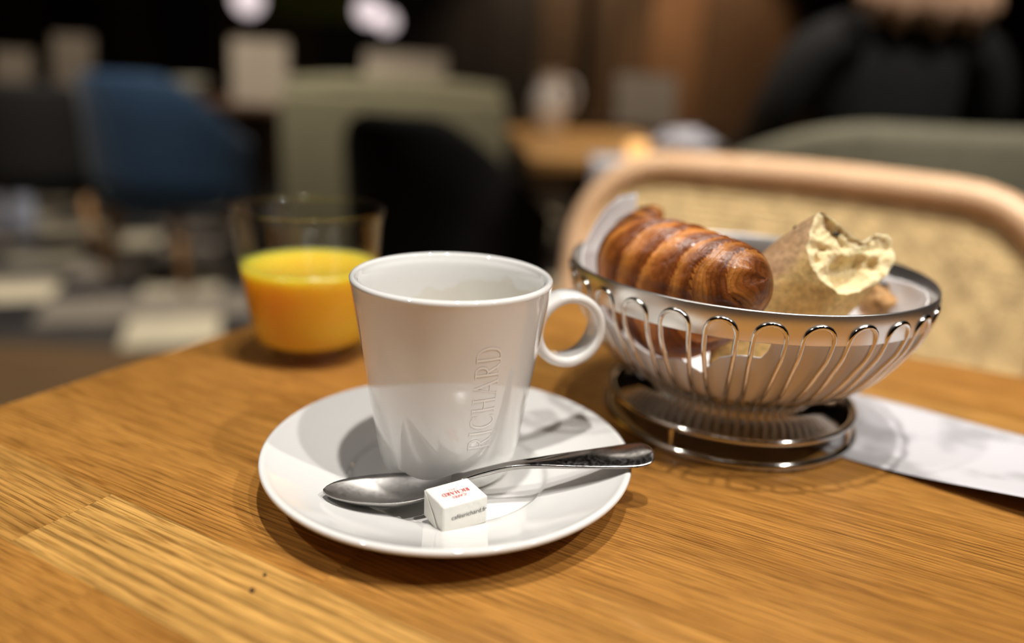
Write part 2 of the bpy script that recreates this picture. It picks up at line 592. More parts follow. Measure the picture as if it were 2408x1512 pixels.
def glyph(ch):
    if ch == 'R':
        bowl = arc(.36, .74, .26, .24, 90, -90)
        return stem(.18) + [([(.18, .98), (.36, .98)], [TN, TN]), thick_arc(bowl, .36, .26), ([(.18, .5), (.36, .5)], [TN, TN]), ([(.36, .5), (.58, .12), (.76, .02)], [.12, .12, .05])], .76
    if ch == 'I':
        return stem(.18), .36
    if ch == 'C':
        p = arc(.46, .5, .40, .485, 48, 312, 28)
        return [(p, [TN + .085 * max(0, -(q[0] - .46) / .40) ** 1.3 for q in p]), ([(.74, .74), (.74, .98)], [.04, .04]), ([(.73, .03), (.73, .2)], [.03, .03])], .84
    if ch == 'H':
        return stem(.18) + stem(.74) + [([(.18, .5), (.74, .5)], [TN, TN])], .92
    if ch == 'A':
        return [([(.10, 0.02), (.44, 1.0)], [TN, TN]), ([(.43, 1.0), (.80, .02)], [TK, TK]), ([(.22, .33), (.66, .33)], [TN, TN]), ([(-.02, .018), (.22, .018)], [.036, .036]), ([(.66, .018), (.94, .018)], [.036, .036])], .92
    if ch == 'D':
        p = arc(.38, .5, .44, .48, 90, -90, 22)
        return stem(.18) + [([(.18, .98), (.38, .98)], [TN, TN]), ([(.18, .02), (.38, .02)], [TN, TN]), thick_arc(p, .38, .44)], .88
    return [], .4


def lettering(word, track=0.10, bold=1.0):
    """flat quads of a word; returns (list of quads in text space, width)"""
    quads, x = [], 0.0
    for ch in word:
        st, adv = glyph(ch)
        for pts, wd in st:
            # refine straight strokes so they can follow a curved wall
            P, Wd = [], []
            for i in range(len(pts) - 1):
                m_ = 4 if len(pts) < 6 else 1
                for s in range(m_):
                    t = s / m_
                    P.append(Vector((pts[i][0] + (pts[i + 1][0] - pts[i][0]) * t, pts[i][1] + (pts[i + 1][1] - pts[i][1]) * t)))
                    Wd.append(wd[i] + (wd[i + 1] - wd[i]) * t)
            P.append(Vector(pts[-1]))
            Wd.append(wd[-1])
            L, R = [], []
            for i in range(len(P)):
                d = (P[min(i + 1, len(P) - 1)] - P[max(i - 1, 0)]).normalized()
                nn = Vector((-d.y, d.x)) * Wd[i] * 0.5 * bold
                L.append(P[i] + nn)
                R.append(P[i] - nn)
            for i in range(len(P) - 1):
                quads.append([(q.x + x, q.y) for q in (L[i], R[i], R[i + 1], L[i + 1])])
        x += adv + track
    return quads, x - track


# raised lettering running up the wall of the cup
quads, tw = lettering('RICHARD')
hgt = 0.0094
zb, zt = 0.0262, 0.0690
kx = (zt - zb) / tw
verts, faces = [], []
for q in quads:
    f = []
    for (x, y) in q:
        z = zb + x * kx
        sc = cup_r(z) / cup_r(0.05)
        r = cup_r(z) + 0.00016
        ph = math.radians(-62.5) - (y - 0.5) * hgt * (0.72 + 0.28 * sc) / r
        verts.append((r * math.cos(ph), r * math.sin(ph), z))
        f.append(len(verts) - 1)
    faces.append(f)
LETM = mat('pale_relief_glaze', (0.90, 0.88, 0.84), 0.22, coat=0.3, vary=0.02)
o = link('lettering', mesh('lettering', verts, faces), LETM, cup)
o['label'] = 'pale raised serif word RICHARD running up the side'

# ------------------------------------------------------------------ teaspoon
TIP, END = Vector((-0.0425, -0.0322)), Vector((0.0805, -0.0080))
ax = (END - TIP)
SL = ax.length
ax.normalize()
nx = Vector((-ax.y, ax.x))


def lerp_tab(tab_, x):
    for (a, va), (b, vb) in zip(tab_, tab_[1:]):
        if x <= b:
            t = (x - a) / (b - a)
            return va + (vb - va) * t
    return tab_[-1][1]


wid = smooth_prof([(0.0, 0.0004), (.012, .0032), (.04, .0063), (.09, .0089), (.16, .0106), (.22, .0108), (.28, .0094), (.33, .0066), (.37, .0038), (.41, .0024), (.50, .0019), (.60, .0022), (.72, .0036), (.84, .0052), (.93, .0061), (.97, .0056), (.992, .0034), (1.0, .0006)], 5)
cen = smooth_prof([(0.0, .0142), (.10, .0138), (.2, .0136), (.30, .0142), (.37, .0160), (.45, .0190), (.55, .0216), (.65, .0222), (.80, .0224), (.93, .0230), (1.0, .0242)], 5)
dep = smooth_prof([(0.0, 0.0), (.05, .0020), (.12, .0042), (.20, .0050), (.27, .0040), (.33, .0020), (.38, .0004), (.45, 0.0), (1.0, 0.0)], 5)
NU, NV = 110, 14
verts, faces = [], []
for layer in (0, 1):
    for i in range(NU + 1):
        t = i / NU
        t = 0.5 - 0.5 * math.cos(PI * t) if False else t
        x = t
        wv = lerp_tab(wid, x)
        zc = lerp_tab(cen, x)
        d = lerp_tab(dep, x)
        tk = 0.0013 if x < .36 else (0.0013 + 0.0013 * sstep(.36, .48, x) * (1 - 0.5 * sstep(.6, .9, x)))
        for k in range(NV + 1):
            v = -1 + 2 * k / NV
            z = zc - d * (1 - v * v) - (0.0004 * v * v if x > .4 else 0) + 0.30 * v * wv * sstep(.5, .75, x)
            if layer:
                z -= tk * (1 - 0.75 * v ** 4)
            p = TIP + ax * (x * SL) + nx * (v * wv)
            verts.append((p.x, p.y, z))
W_ = NV + 1
off = (NU + 1) * W_
for i in range(NU):
    for k in range(NV):
        a = i * W_ + k
        faces.append((a, a + 1, a + W_ + 1, a + W_))
        faces.append((off + a, off + a + W_, off + a + W_ + 1, off + a + 1))
    for k, fl in ((0, 0), (NV, 1)):
        a = i * W_ + k
        faces.append((a, a + W_, off + a + W_, off + a) if not fl else (a, off + a, off + a + W_, a + W_))
for k in range(NV):
    faces.append((k, off + k, off + k + 1, k + 1))
    a = NU * W_ + k
    faces.append((a, a + 1, off + a + 1, off + a))
SPOONM = mat('worn_steel', (0.36, 0.345, 0.33), 0.2, metal=1.0)
g = NT(SPOONM)
tc = g.n('ShaderNodeTexCoord')
nz = g.n('ShaderNodeTexNoise')
nz.inputs['Scale'].default_value = 700
nz.inputs['Detail'].default_value = 3
g.l(tc.outputs['Object'], nz.inputs['Vector'])
sp = g.n('ShaderNodeSeparateXYZ')
g.l(tc.outputs['Object'], sp.inputs[0])
bowlm = g.math('LESS_THAN', sp.outputs['X'], 0.003)      # the bowl is worn dull, the handle still shines
g.l(g.math('ADD', g.math('MULTIPLY', bowlm, 0.28), g.math('MULTIPLY', nz.outputs['Fac'], 0.28)), g.b.inputs['Roughness'])
spoon = link('teaspoon', mesh('teaspoon', verts, faces), SPOONM, None, True)
tag(spoon, 'small worn steel teaspoon lying across the saucer beside the cup', 'spoon')

# ------------------------------------------------------------------ wrapped sugar cube


def text_mesh(body, size, align='CENTER'):
    cu = bpy.data.curves.new('txt', 'FONT')
    cu.body = body
    cu.size = size
    cu.align_x = align
    cu.align_y = 'CENTER'
    cu.resolution_u = 3
    o_ = bpy.data.objects.new('txt', cu)
    C.objects.link(o_)
    dg = bpy.context.evaluated_depsgraph_get()
    me = bpy.data.meshes.new_from_object(o_.evaluated_get(dg))
    bpy.data.objects.remove(o_)
    bpy.data.curves.remove(cu)
    me.materials.clear()
    return me


sug = thing('sugar_cube', (0.0060, -0.0374, 0.0080), math.radians(33.5))
tag(sug, 'paper wrapped sugar cube with red and black print on the saucer', 'sugar cube')
SUGP = mat('cream_white_wrapper', (0.80, 0.78, 0.72), 0.42, bump=0.25, bscale=260)
LX, LY, LZ = .0176 / 2, .0146 / 2, .0108
bm = bmesh.new()
me = box_mesh('wrapper', -LX, LX, -LY, LY, 0, LZ, 0.0007, 3)
bm.from_mesh(me)
bmesh.ops.subdivide_edges(bm, edges=bm.edges[:], cuts=2, use_grid_fill=True)
for v in bm.verts:
    v.co += Vector(noise.noise_vector(v.co * 260)) * 0.00010
link('wrapper', bm_mesh('wrapper', bm), SUGP, sug, True)
FOLD = mat('folded_wrapper_paper', (0.78, 0.76, 0.69), 0.45, vary=0.03)
# end fold: triangular flap on the end facing left
fx = -LX - 0.00030
flap = [(fx, -LY * .95, .0006), (fx, LY * .95, .0006), (fx - .0001, LY * .95, LZ * .95), (fx - .00055, -LY * .08, LZ * .36)]
bm = bmesh.new()
vs = [bm.verts.new(p) for p in ((-LX - .0001, LY * .96, .0005), (-LX - .0001, LY * .96, LZ * .96), (-LX - .0006, -LY * .05, LZ * .45), (-LX - .0006, -LY * .55, .0004))]
bm.faces.new(vs)
vs2 = [bm.verts.new(p) for p in ((-LX - .0001, -LY * .96, LZ * .97), (-LX - .0001, -LY * .96, .0005), (-LX - .0004, -LY * .50, LZ * .45))]
bm.faces.new(vs2)
r_ = bmesh.ops.extrude_face_region(bm, geom=bm.faces[:])
for v in [x for x in r_['geom'] if isinstance(x, bmesh.types.BMVert)]:
    v.co.x += 0.0002
link('end_fold', bm_mesh('end_fold', bm), FOLD, sug)
REDP = mat('red_print', (0.62, 0.012, 0.03), 0.5, vary=0.05)
BLKP = mat('black_print', (0.02, 0.02, 0.025), 0.5, vary=0.05)
# top print, upside down for us: letters up = towards the printed side face
zt_ = LZ + 0.00026
quads, tw = lettering('RICHARD', 0.12, 1.35)
sx_ = .0106 / tw
verts, faces = [], []
for q in quads:
    f = []
    for (x, y) in q:
        verts.append((-(x - tw / 2) * sx_ - .0002, -(y - .5) * .0021 - 0.0002, zt_))
        f.append(len(verts) - 1)
    faces.append(f)
o = link('red_lettering', mesh('red_lettering', verts, faces), REDP, sug)
o['label'] = 'red printed word RICHARD'
for txt, sz, yy, nm in (('CAFÉS', .0020, -.0028, 'red_lettering'), ('1 8 9 2', .0012, .0021, 'red_lettering')):
    me = text_mesh(txt, sz)
    o = link(nm, me, REDP, sug)
    o.location = (-0.0002, yy, zt_)
    o.rotation_euler = (0, 0, PI)
    o['label'] = 'red printed word CAFÉS' if txt[0] == 'C' else 'tiny red printed year 1892'
me = text_mesh('cafésrichard.fr', .00245)
o = link('black_lettering', me, BLKP, sug)
o.location = (.0012, -LY - 0.00026, LZ * .55)
o.rotation_euler = (PI / 2, 0, 0)
o['label'] = 'small black printed web address cafésrichard.fr'

# final size and place of the cup set on the table
for o, loc in ((sauc, (-0.00034, 0.00415, -0.00238)), (spoon, (-0.00034, 0.00415, -0.00238)), (cup, (-0.00136, 0.01227, -0.00238)), (sug, (0.00575, -0.03381, 0.00574))):
    o.location = loc
    o.scale = (1.015, 1.015, 1.015)

# ------------------------------------------------------------------ wire bread basket
BK = Vector((0.1346, 0.0859, 0.0))
bask = thing('bread_basket', BK)
tag(bask, 'round footed chrome wire bread basket holding the croissant and bread', 'basket')
BR, BZ = 0.0835, 0.0785
bprof = smooth_prof([(.0400, .0240), (.0520, .0275), (.0640, .0355), (.0735, .0475), (.0795, .0595), (.0822, .0690), (BR, BZ)], 6)


def bowl_r(z):
    for (a, za), (b, zb_) in zip(bprof, bprof[1:]):
        if z <= zb_:
            return a + (b - a) * (z - za) / max(1e-9, zb_ - za)
    return BR


band = [(BR - .0012, .0663), (BR - .0006, .0660), (BR - .0001, .0664), (BR + .0006, .0785), (BR + .0003, .0791), (BR - .0003, .0785), (BR - .0010, .0668)]
link('rim_band', lathe('rim_band', band, 128), mat('brushed_steel', (0.78, 0.75, 0.71), 0.33, metal=1.0, vary=0.05, vscale=50), bask, True)
NL = 28
pts = []
dl0, dl1 = PI / NL / 2, 0.0735


def loop_pt(z, sgn):
    t = sstep(.024, .062, z)
    r = bowl_r(z) + (.0012 if z > .060 else .0012 * sstep(.05, .06, z))
    a = sgn * (dl0 + (dl1 - dl0) * t)
    return (r * math.cos(a), r * math.sin(a), z)


zs = [.0240 + (.0680 - .0240) * k / 14 for k in range(15)]
left = [loop_pt(z, -1) for z in zs]
toparc = []
for k in range(1, 10):
    a = PI - PI * k / 10
    y = .0061 * math.cos(a)
    z = .0680 + .0062 * math.sin(a)
    r = bowl_r(z) + .0012
    ang = y / .083
    toparc.append((r * math.cos(ang), r * math.sin(ang), z))
right = [loop_pt(z, 1) for z in reversed(zs)]
lme = tube('wire_loop', left + toparc + right, 0.00104, 8)
lme.materials.append(CHROME)
lme.polygons.foreach_set('use_smooth', [True] * len(lme.polygons))
for k in range(NL):
    o = link('wire_loop', lme, None, bask)
    o.rotation_euler = (0, 0, 2 * PI * (k + 0.35) / NL)
link('base_ring', ring_mesh('base_ring', .0400, .0014, .0236), CHROME, bask, True)
link('base_plate', lathe('base_plate', [(0, .0232), (.0385, .0232), (.0385, .0222), (0, .0222)], 64, False), STEEL, bask)
link('collar', lathe('collar', smooth_prof([(.0405, .0226), (.0430, .0200), (.0460, .0165), (.0520, .0140), (.0580, .0130), (.0578, .0122), (.0515, .0131), (.0452, .0156), (.0420, .0195), (.0405, .0214)], 3), 96, True), CHROME, bask, True)
link('foot_ring', ring_mesh('foot_ring', .0592, .0017, .0128), CHROME, bask, True)
link('foot_ring', ring_mesh('foot_ring', .0602, .0021, .0021), CHROME, bask, True)
pme = tube('foot_post', [(.0598, 0, .0030), (.0594, 0, .0125)], .0013, 8)
pme.materials.append(CHROME)
for k in range(4):
    o = link('foot_post', pme, None, bask)
    o.rotation_euler = (0, 0, 0.9 + k * PI / 2)

# paper liner: crinkled sheet pressed into the bowl, its torn edge rising and falling
HT = [(0, .074), (30, .070), (60, .062), (95, .060), (120, .066), (134, .104), (150, .103), (162, .097), (172, .086), (184, .078), (196, .064), (212, .052), (226, .046), (236, .050), (243, .045), (249, .055), (256, .058), (262, .0575), (264, .0735), (290, .0740), (325, .0745), (345, .0750), (360, .074)]
verts, faces = [], []
NP, NR = 240, 26
for i in range(NP):
    ph = 2 * PI * i / NP
    h = lerp_tab(HT, math.degrees(ph)) + 0.0012 * noise.noise((ph * 9, 3, 1))
    for j in range(NR + 1):
        z = .0242 + (h - .0242) * (j / NR)
        if j == 0:
            r = .030
        elif z < BZ:
            r = bowl_r(max(z, .0243)) - .0026
        else:
            r = BR - .0026 - (z - BZ) * 0.45
        k = 0.35 + 0.65 * sstep(.03, .07, z)
        r -= k * 0.0022 * abs(noise.noise((ph * 5.5, z * 45, 0)) + 0.35 * noise.noise((ph * 17, z * 60, 4)))
        if z > .0655:
            r = min(r, BR - 0.0036)
        verts.append((r * math.cos(ph), r * math.sin(ph), z))
for i in range(NP):
    i2 = (i + 1) % NP
    for j in range(NR):
        faces.append((i * (NR + 1) + j, i2 * (NR + 1) + j, i2 * (NR + 1) + j + 1, i * (NR + 1) + j + 1))
c0 = len(verts)
verts.append((0, 0, .0241))
for i in range(NP):
    faces.append((c0, ((i + 1) % NP) * (NR + 1), i * (NR + 1)))
LINM = mat('greaseproof_paper', (0.80, 0.775, 0.77), 0.55, sss=0.0, bump=0.2, bscale=120)
liner = link('paper_liner', mesh('paper_liner', verts, faces), LINM, None, True)
liner.location = BK
md = liner.modifiers.new('thickness', 'SOLIDIFY')
md.thickness = 0.00035
md.offset = -1
tag(liner, 'crinkled white paper liner inside the wire basket', 'paper liner')

# ------------------------------------------------------------------ croissant
path = smooth_prof([(.1215, .0140, .0890), (.1175, .0185, .0872), (.1120, .0270, .0835), (.1045, .0400, .0790), (.0955, .0560, .0765), (.0870, .0740, .0770), (.0830, .0900, .0800), (.0850, .1030, .0870), (.0905, .1120, .0940), (.0965, .1165, .0985)], 16)
rads = smooth_prof([(0, .0012), (.012, .0055), (.03, .0095), (.065, .0135), (.11, .0165), (.18, .0200), (.30, .0232), (.44, .0248), (.58, .0238), (.70, .0200), (.82, .0140), (.92, .0085), (.98, .0045), (1.0, .0015)], 8)
raw = [Vector(p) for p in path]
acc = [0.0]
for p, q in zip(raw, raw[1:]):
    acc.append(acc[-1] + (q - p).length)
NPTH = 190
path = []
for i in range(NPTH):
    t = (i / (NPTH - 1)) ** 1.25 * acc[-1]
    k = max(j for j in range(len(acc)) if acc[j] <= t + 1e-9)
    k = min(k, len(acc) - 2)
    path.append(raw[k].lerp(raw[k + 1], (t - acc[k]) / (acc[k + 1] - acc[k])))
NA = 96
verts, faces, uvs = [], [], []
P = [Vector(p) for p in path]
nrm = Vector((0, 0, 1))
bands = [0.0, .055, .13, .22, .37, .50, .66, .79, .90, 1.01]
colv = []
for i, p in enumerate(P):
    u = (i / (NPTH - 1)) ** 1.25
    t = (P[min(i + 1, NPTH - 1)] - P[max(0, i - 1)]).normalized()
    nrm = (nrm - t * nrm.dot(t)).normalized()
    b = t.cross(nrm)
    r0 = lerp_tab(rads, u)
    for k in range(NA):
        a = 2 * PI * k / NA
        # wrapped dough: each turn of the roll ends in a step that slants round the body
        us = u + 0.030 * sstep(.0, .2, u) * math.sin(a + 0.6) + 0.016 * sstep(.0, .2, u) * math.sin(2 * a + u * 9) + 0.010 * noise.noise((math.cos(a) * 1.6, math.sin(a) * 1.6, u * 12))
        bi = 0
        for q in range(len(bands) - 1):
            if us >= bands[q]:
                bi = q
        f = max(0.0, min(1.0, (us - bands[bi]) / (bands[bi + 1] - bands[bi])))
        step = (0.070 * (1 - f) ** 0.8 * sstep(0, .06, f) - 0.028) * (0.55 + 0.75 * abs(noise.noise((a * 0.9, bi * 3.7, 1)))) * 1.3 if us > 0 else 0
        rip = 0.014 * math.sin(us * 330 + 3 * noise.noise((a * 1.2, us * 20, 2))) * (0.4 + 0.6 * abs(noise.noise((a * 2, us * 8, 7))))
        rr = r0 * (1 + step + rip + 0.03 * noise.noise((math.cos(a) * 2, math.sin(a) * 2, u * 7)))
        verts.append(p + (nrm * math.cos(a) * (1.0 if math.cos(a) > 0 else 1 + 0.45 * sstep(.12, .4, u) * (1 - sstep(.7, .95, u))) + b * math.sin(a)) * rr)
        colv.append((f, us, a, bi))
for i in range(NPTH - 1):
    for k in range(NA):
        k2 = (k + 1) % NA
        faces.append((i * NA + k, i * NA + k2, (i + 1) * NA + k2, (i + 1) * NA + k))
faces.append(tuple(range(NA - 1, -1, -1)))
faces.append(tuple(range((NPTH - 1) * NA, NPTH * NA)))
me = mesh('croissant', verts, faces)
at1 = me.attributes.new('band', 'FLOAT', 'POINT')
at2 = me.attributes.new('along', 'FLOAT', 'POINT')
at3 = me.attributes.new('tone', 'FLOAT', 'POINT')
btone = [0.70, 0.80, 0.95, 1.15, 1.35, 1.15, 1.3, 0.8, 0.85, 0.6, 0.6, 0.6]
for i, (f, us, a, bi) in enumerate(colv):
    at1.data[i].value = f
    at2.data[i].value = us
    at3.data[i].value = btone[bi] * (1 - f) + btone[min(bi + 1, 11)] * f
CROM = mat('baked_croissant', rough=0.36, coat=0.15)
g = NT(CROM)
bA = g.n('ShaderNodeAttribute', attribute_name='band')
aA = g.n('ShaderNodeAttribute', attribute_name='along')
tc = g.n('ShaderNodeTexCoord')
n1 = g.n('ShaderNodeTexNoise', i_Scale=70.0, i_Detail=4.0)
g.l(tc.outputs['Object'], n1.inputs['Vector'])
n2 = g.n('ShaderNodeTexNoise', i_Scale=260.0, i_Detail=4.0)
g.l(tc.outputs['Object'], n2.inputs['Vector'])
# a golden line where each turn of dough comes out from under the next, dark on the ridge
fb = g.math('ADD', bA.outputs['Fac'], g.math('MULTIPLY', g.math('SUBTRACT', n1.outputs['Fac'], 0.5), 1.1))
basec = g.ramp(fb, [(0.0, (0.20, 0.058, 0.011)), (0.18, (0.17, 0.048, 0.010)), (0.42, (0.30, 0.092, 0.016)), (0.66, (0.50, 0.185, 0.034)), (0.86, (0.58, 0.240, 0.050)), (1.0, (0.42, 0.150, 0.030))])
lay = g.math('FRACT', g.math('ADD', g.math('MULTIPLY', aA.outputs['Fac'], 95.0), g.math('MULTIPLY', n1.outputs['Fac'], 3.6)))
layc = g.ramp(lay, [(0.0, (0.55, 0.5, 0.45)), (0.25, (1.1, 1.05, 1.0)), (0.75, (0.95, 0.9, 0.85)), (1.0, (0.55, 0.5, 0.45))])
c = g.mix(0.65, basec, layc, 'MULTIPLY')
c = g.mix(0.5, c, g.ramp(n2.outputs['Fac'], [(0.3, (0.6, 0.55, 0.5)), (0.7, (1.25, 1.2, 1.15))]), 'MULTIPLY')
tA = g.n('ShaderNodeAttribute', attribute_name='tone')
tcol = g.n('ShaderNodeCombineXYZ')
for i in range(3):
    g.l(tA.outputs['Fac'], tcol.inputs[i])
c = g.mix(1.0, c, tcol.outputs[0], 'MULTIPLY')
g.l(c, g.b.inputs['Base Color'])
bp = g.n('ShaderNodeBump', i_Strength=0.8, i_Distance=0.0008)
g.l(g.math('ADD', lay, g.math('MULTIPLY', n2.outputs['Fac'], 0.8)), bp.inputs['Height'])
g.l(bp.outputs['Normal'], g.b.inputs['Normal'])
cro = link('croissant', me, CROM, None, True)
tag(cro, 'browned flaky croissant leaning over the left of the basket', 'croissant')

# ------------------------------------------------------------------ torn bread
TORN = [(0.1501, 0.0474, 0.1111), (0.1458, 0.0421, 0.1037), (0.1443, 0.0373, 0.0947), (0.1489, 0.0356, 0.0871), (0.1569, 0.036, 0.081), (0.1637, 0.0377, 0.0786), (0.1747, 0.0433, 0.0808), (0.1838, 0.0488, 0.0846),
        (0.1892, 0.0541, 0.0912), (0.1869, 0.0573, 0.1), (0.1796, 0.055, 0.1016), (0.1739, 0.0507, 0.0992), (0.1672, 0.0490, 0.1018), (0.1607, 0.0483, 0.1056), (0.1554, 0.0481, 0.108)]
NB = 120


def closed_spline(pts, n):
    pts = [Vector(p) for p in pts]
    m_ = len(pts)
    out = []
    for k in range(n):
        x = k / n * m_
        i = int(x)
        t = x - i
        p0, p1, p2, p3 = pts[i - 1], pts[i % m_], pts[(i + 1) % m_], pts[(i + 2) % m_]
        out.append(0.5 * ((2 * p1) + (-p0 + p2) * t + (2 * p0 - 5 * p1 + 4 * p2 - p3) * t * t + (-p0 + 3 * p1 - 3 * p2 + p3) * t ** 3))
    return out


rimp = closed_spline(TORN, NB)
cen_ = sum(rimp, Vector()) / NB
NRM = Vector((.35, -.85, .4)).normalized()
AX = Vector((-0.029, -0.001, -0.036))      # the loaf runs back into the basket
cav = Vector((0.1665, 0.0430, 0.0890))


def jag(p):
    return p + NRM * (0.0016 * fbm(p * 170, 3)) + Vector((0, 0, 1)) * 0.0009 * fbm(p * 330 + Vector((5, 1, 2)), 2)


rim2 = [jag(p) for p in rimp]
# crust: rings from the torn edge back to the heel, swelling then closing
verts, faces = [], []
NC = 22
for j in range(NC + 1):
    t = j / NC
    for i in range(NB):
        d = rimp[i] - cen_
        sc = 1.0 + 0.16 * math.sin(PI * min(1, t * 1.2)) * (1 - sstep(.0, .008, rimp[i].z - .0930) * sstep(.158, .166, rimp[i].x)) - 0.35 * sstep(.65, 1.0, t)
        d = d * 1.0
        # behind the torn edge the loaf is a rounded triangle; the notch in the top fades out
        p = cen_ + AX * (t * 1.45) + d * sc
        p += Vector((0, 0.004, 0)) * math.sin(PI * t)
        if j == 0:
            p = rim2[i]
        else:
            nn = d.normalized()
            p += nn * (0.0010 * fbm(p * 90, 3) + 0.0004 * fbm(p * 400, 2)) * min(1, t * 5)
        verts.append(p)
for j in range(NC):
    for i in range(NB):
        i2 = (i + 1) % NB
        faces.append((j * NB + i, j * NB + i2, (j + 1) * NB + i2, (j + 1) * NB + i))
faces.append(tuple(NC * NB + i for i in range(NB)))
bread = thing('torn_bread', (0, 0, 0))
tag(bread, 'torn chunk of pale crusty bread beside the croissant in the basket', 'bread')
CRUST = mat('floury_crust', rough=0.75)
g = NT(CRUST)
tc = g.n('ShaderNodeTexCoord')
n1 = g.n('ShaderNodeTexNoise', i_Scale=65.0, i_Detail=4.0)
g.l(tc.outputs['Object'], n1.inputs['Vector'])
n2 = g.n('ShaderNodeTexNoise', i_Scale=420.0, i_Detail=4.0)
g.l(tc.outputs['Object'], n2.inputs['Vector'])
sp = g.n('ShaderNodeSeparateXYZ')
g.l(tc.outputs['Object'], sp.inputs[0])
# browner on the upper left face, golden underneath
side = g.math('ADD', g.math('MULTIPLY', g.math('SUBTRACT', sp.outputs['Z'], 0.0905), 60.0), g.math('MULTIPLY', g.math('SUBTRACT', 0.1443, sp.outputs['X']), 69.0))
side = g.math('ADD', side, g.math('MULTIPLY', g.math('SUBTRACT', n1.outputs['Fac'], 0.5), 1.2))
c = g.ramp(side, [(0.0, (0.74, 0.50, 0.19)), (0.3, (0.76, 0.53, 0.22)), (0.6, (0.50, 0.32, 0.16)), (1.0, (0.42, 0.27, 0.145))])
c = g.mix(0.7, c, g.ramp(n1.outputs['Fac'], [(0.34, (0.72, 0.55, 0.36)), (0.52, (1, 1, 1))]), 'MULTIPLY')
c = g.mix(0.8, c, g.ramp(n2.outputs['Fac'], [(0.3, (0.62, 0.6, 0.56)), (0.7, (1.25, 1.22, 1.2))]), 'MULTIPLY')
g.l(c, g.b.inputs['Base Color'])
bp = g.n('ShaderNodeBump', i_Strength=0.5, i_Distance=0.0005)
g.l(n2.outputs['Fac'], bp.inputs['Height'])
g.l(bp.outputs['Normal'], g.b.inputs['Normal'])
link('crust', mesh('crust', verts, faces), CRUST, bread, True)
# crumb: the torn face with its large hollow
verts, faces = [], []
NK = 46
U_ = Vector((1, 0, 0))
for j in range(NK + 1):
    s = 1 - j / NK
    for i in range(NB):
        p = cen_ + (rim2[i] - cen_) * s
        edge = 1 - s
        if j > 0:
            m1 = sstep(0.0, 0.12, edge)
            d1 = (p - cav)
            # an oblong hollow, steep on the left, running up to the notch
            q = Vector((d1.x * 1.0 + d1.z * -0.35, d1.z * 0.75 + d1.x * 0.2, 0))
            hol = sstep(0.0105, 0.0065, q.length) * sstep(.0950, .0890, p.z)
            hol2 = sstep(0.0042, 0.0025, (p - Vector((.1795, .0475, .0900))).length)
            hol3 = sstep(0.0030, 0.0016, (p - Vector((.1500, .0395, .0930))).length)
            p = p - NRM * (m1 * (0.0062 * hol + 0.003 * hol2 + 0.003 * hol3 + 0.0012 * sstep(0, .3, edge)))
            p = p + NRM * m1 * (0.0013 * fbm(p * 170, 3) + 0.0006 * abs(fbm(p * 520, 3)))
            p = p - NRM * m1 * 0.0014 * sstep(0.25, 0.6, noise.noise(p * 360)) * (1 - hol)
        verts.append(p)
for j in range(NK):
    for i in range(NB):
        i2 = (i + 1) % NB
        faces.append((j * NB + i, (j + 1) * NB + i, (j + 1) * NB + i2, j * NB + i2))
CRUMB = mat('bread_crumb', (0.86, 0.70, 0.40), 0.75, sss=0.5, sss_r=(0.004, 0.0028, 0.0014), vary=0.10, vscale=160, bump=0.5, bscale=700)
o = link('crumb', mesh('crumb', verts, faces), CRUMB, bread, True)
o['label'] = 'pale yellow torn crumb with a large air hole'
SEED = mat('burnt_seed', (0.012, 0.010, 0.010), 0.5, vary=0.2, vscale=300)


def lump(name, c, r, m, parent=None, sub=2, amp=.3, seed=0, sc=(1, 1, 1), smooth=True):
    bm = bmesh.new()
    bmesh.ops.create_icosphere(bm, subdivisions=sub, radius=1)
    for v in bm.verts:
        k = 1 + amp * noise.noise(v.co * 1.7 + Vector((seed, seed * 2, 0)))
        v.co = Vector((v.co.x * sc[0], v.co.y * sc[1], v.co.z * sc[2])) * r * k
    o_ = link(name, bm_mesh(name, bm), m, parent, smooth)
    o_.location = c
    return o_


lump('seed', (0.1592, 0.0474, 0.1022), .0011, SEED, bread, 2, .5, 3, (1.4, .7, .7))
crust_me = next(o for o in bread.children if o.name.startswith('crust')).data
sd = min((v.co for v in crust_me.vertices), key=lambda c_: (c_ - Vector((.1405, .0560, .1040))).length)
lump('seed', sd + Vector((0, 0, .0006)), .0011, SEED, bread, 2, .5, 5)

# small seeded crusts deeper in the basket
SEEDC = mat('seeded_crust', (0.42, 0.23, 0.085), 0.6, vary=0.5, vscale=220, bump=0.6, bscale=400)
nut = thing('seeded_roll', (0.2015, 0.0880, 0.0625))
tag(nut, 'small knobbly brown piece of seeded roll behind the torn bread', 'bread')
lump('core', (0, 0, 0), .0085, SEEDC, nut, 3, .25, 8)
for k in range(16):
    a, b_ = random.uniform(0, 2 * PI), random.uniform(-.2, 1.3)
    d = Vector((math.cos(a) * math.cos(b_), math.sin(a) * math.cos(b_), math.sin(b_)))
    lump('grain', d * .0086, .0022, SEEDC if k % 4 else SEED, nut, 2, .2, k, (1.3, .8, .8))
cr2 = lump('bread_piece', (0.2080, 0.0985, 0.0600), .0046, SEEDC, None, 3, .35, 4, (1.2, 1, .9))
tag(cr2, 'tiny brown bread piece on the liner at the basket far right', 'bread')

# ------------------------------------------------------------------ glass of orange juice
GL = Vector((-0.0935, 0.1455, 0.0))
gl = thing('juice_glass', GL)
tag(gl, 'clear tumbler behind the cup holding orange juice', 'glass')


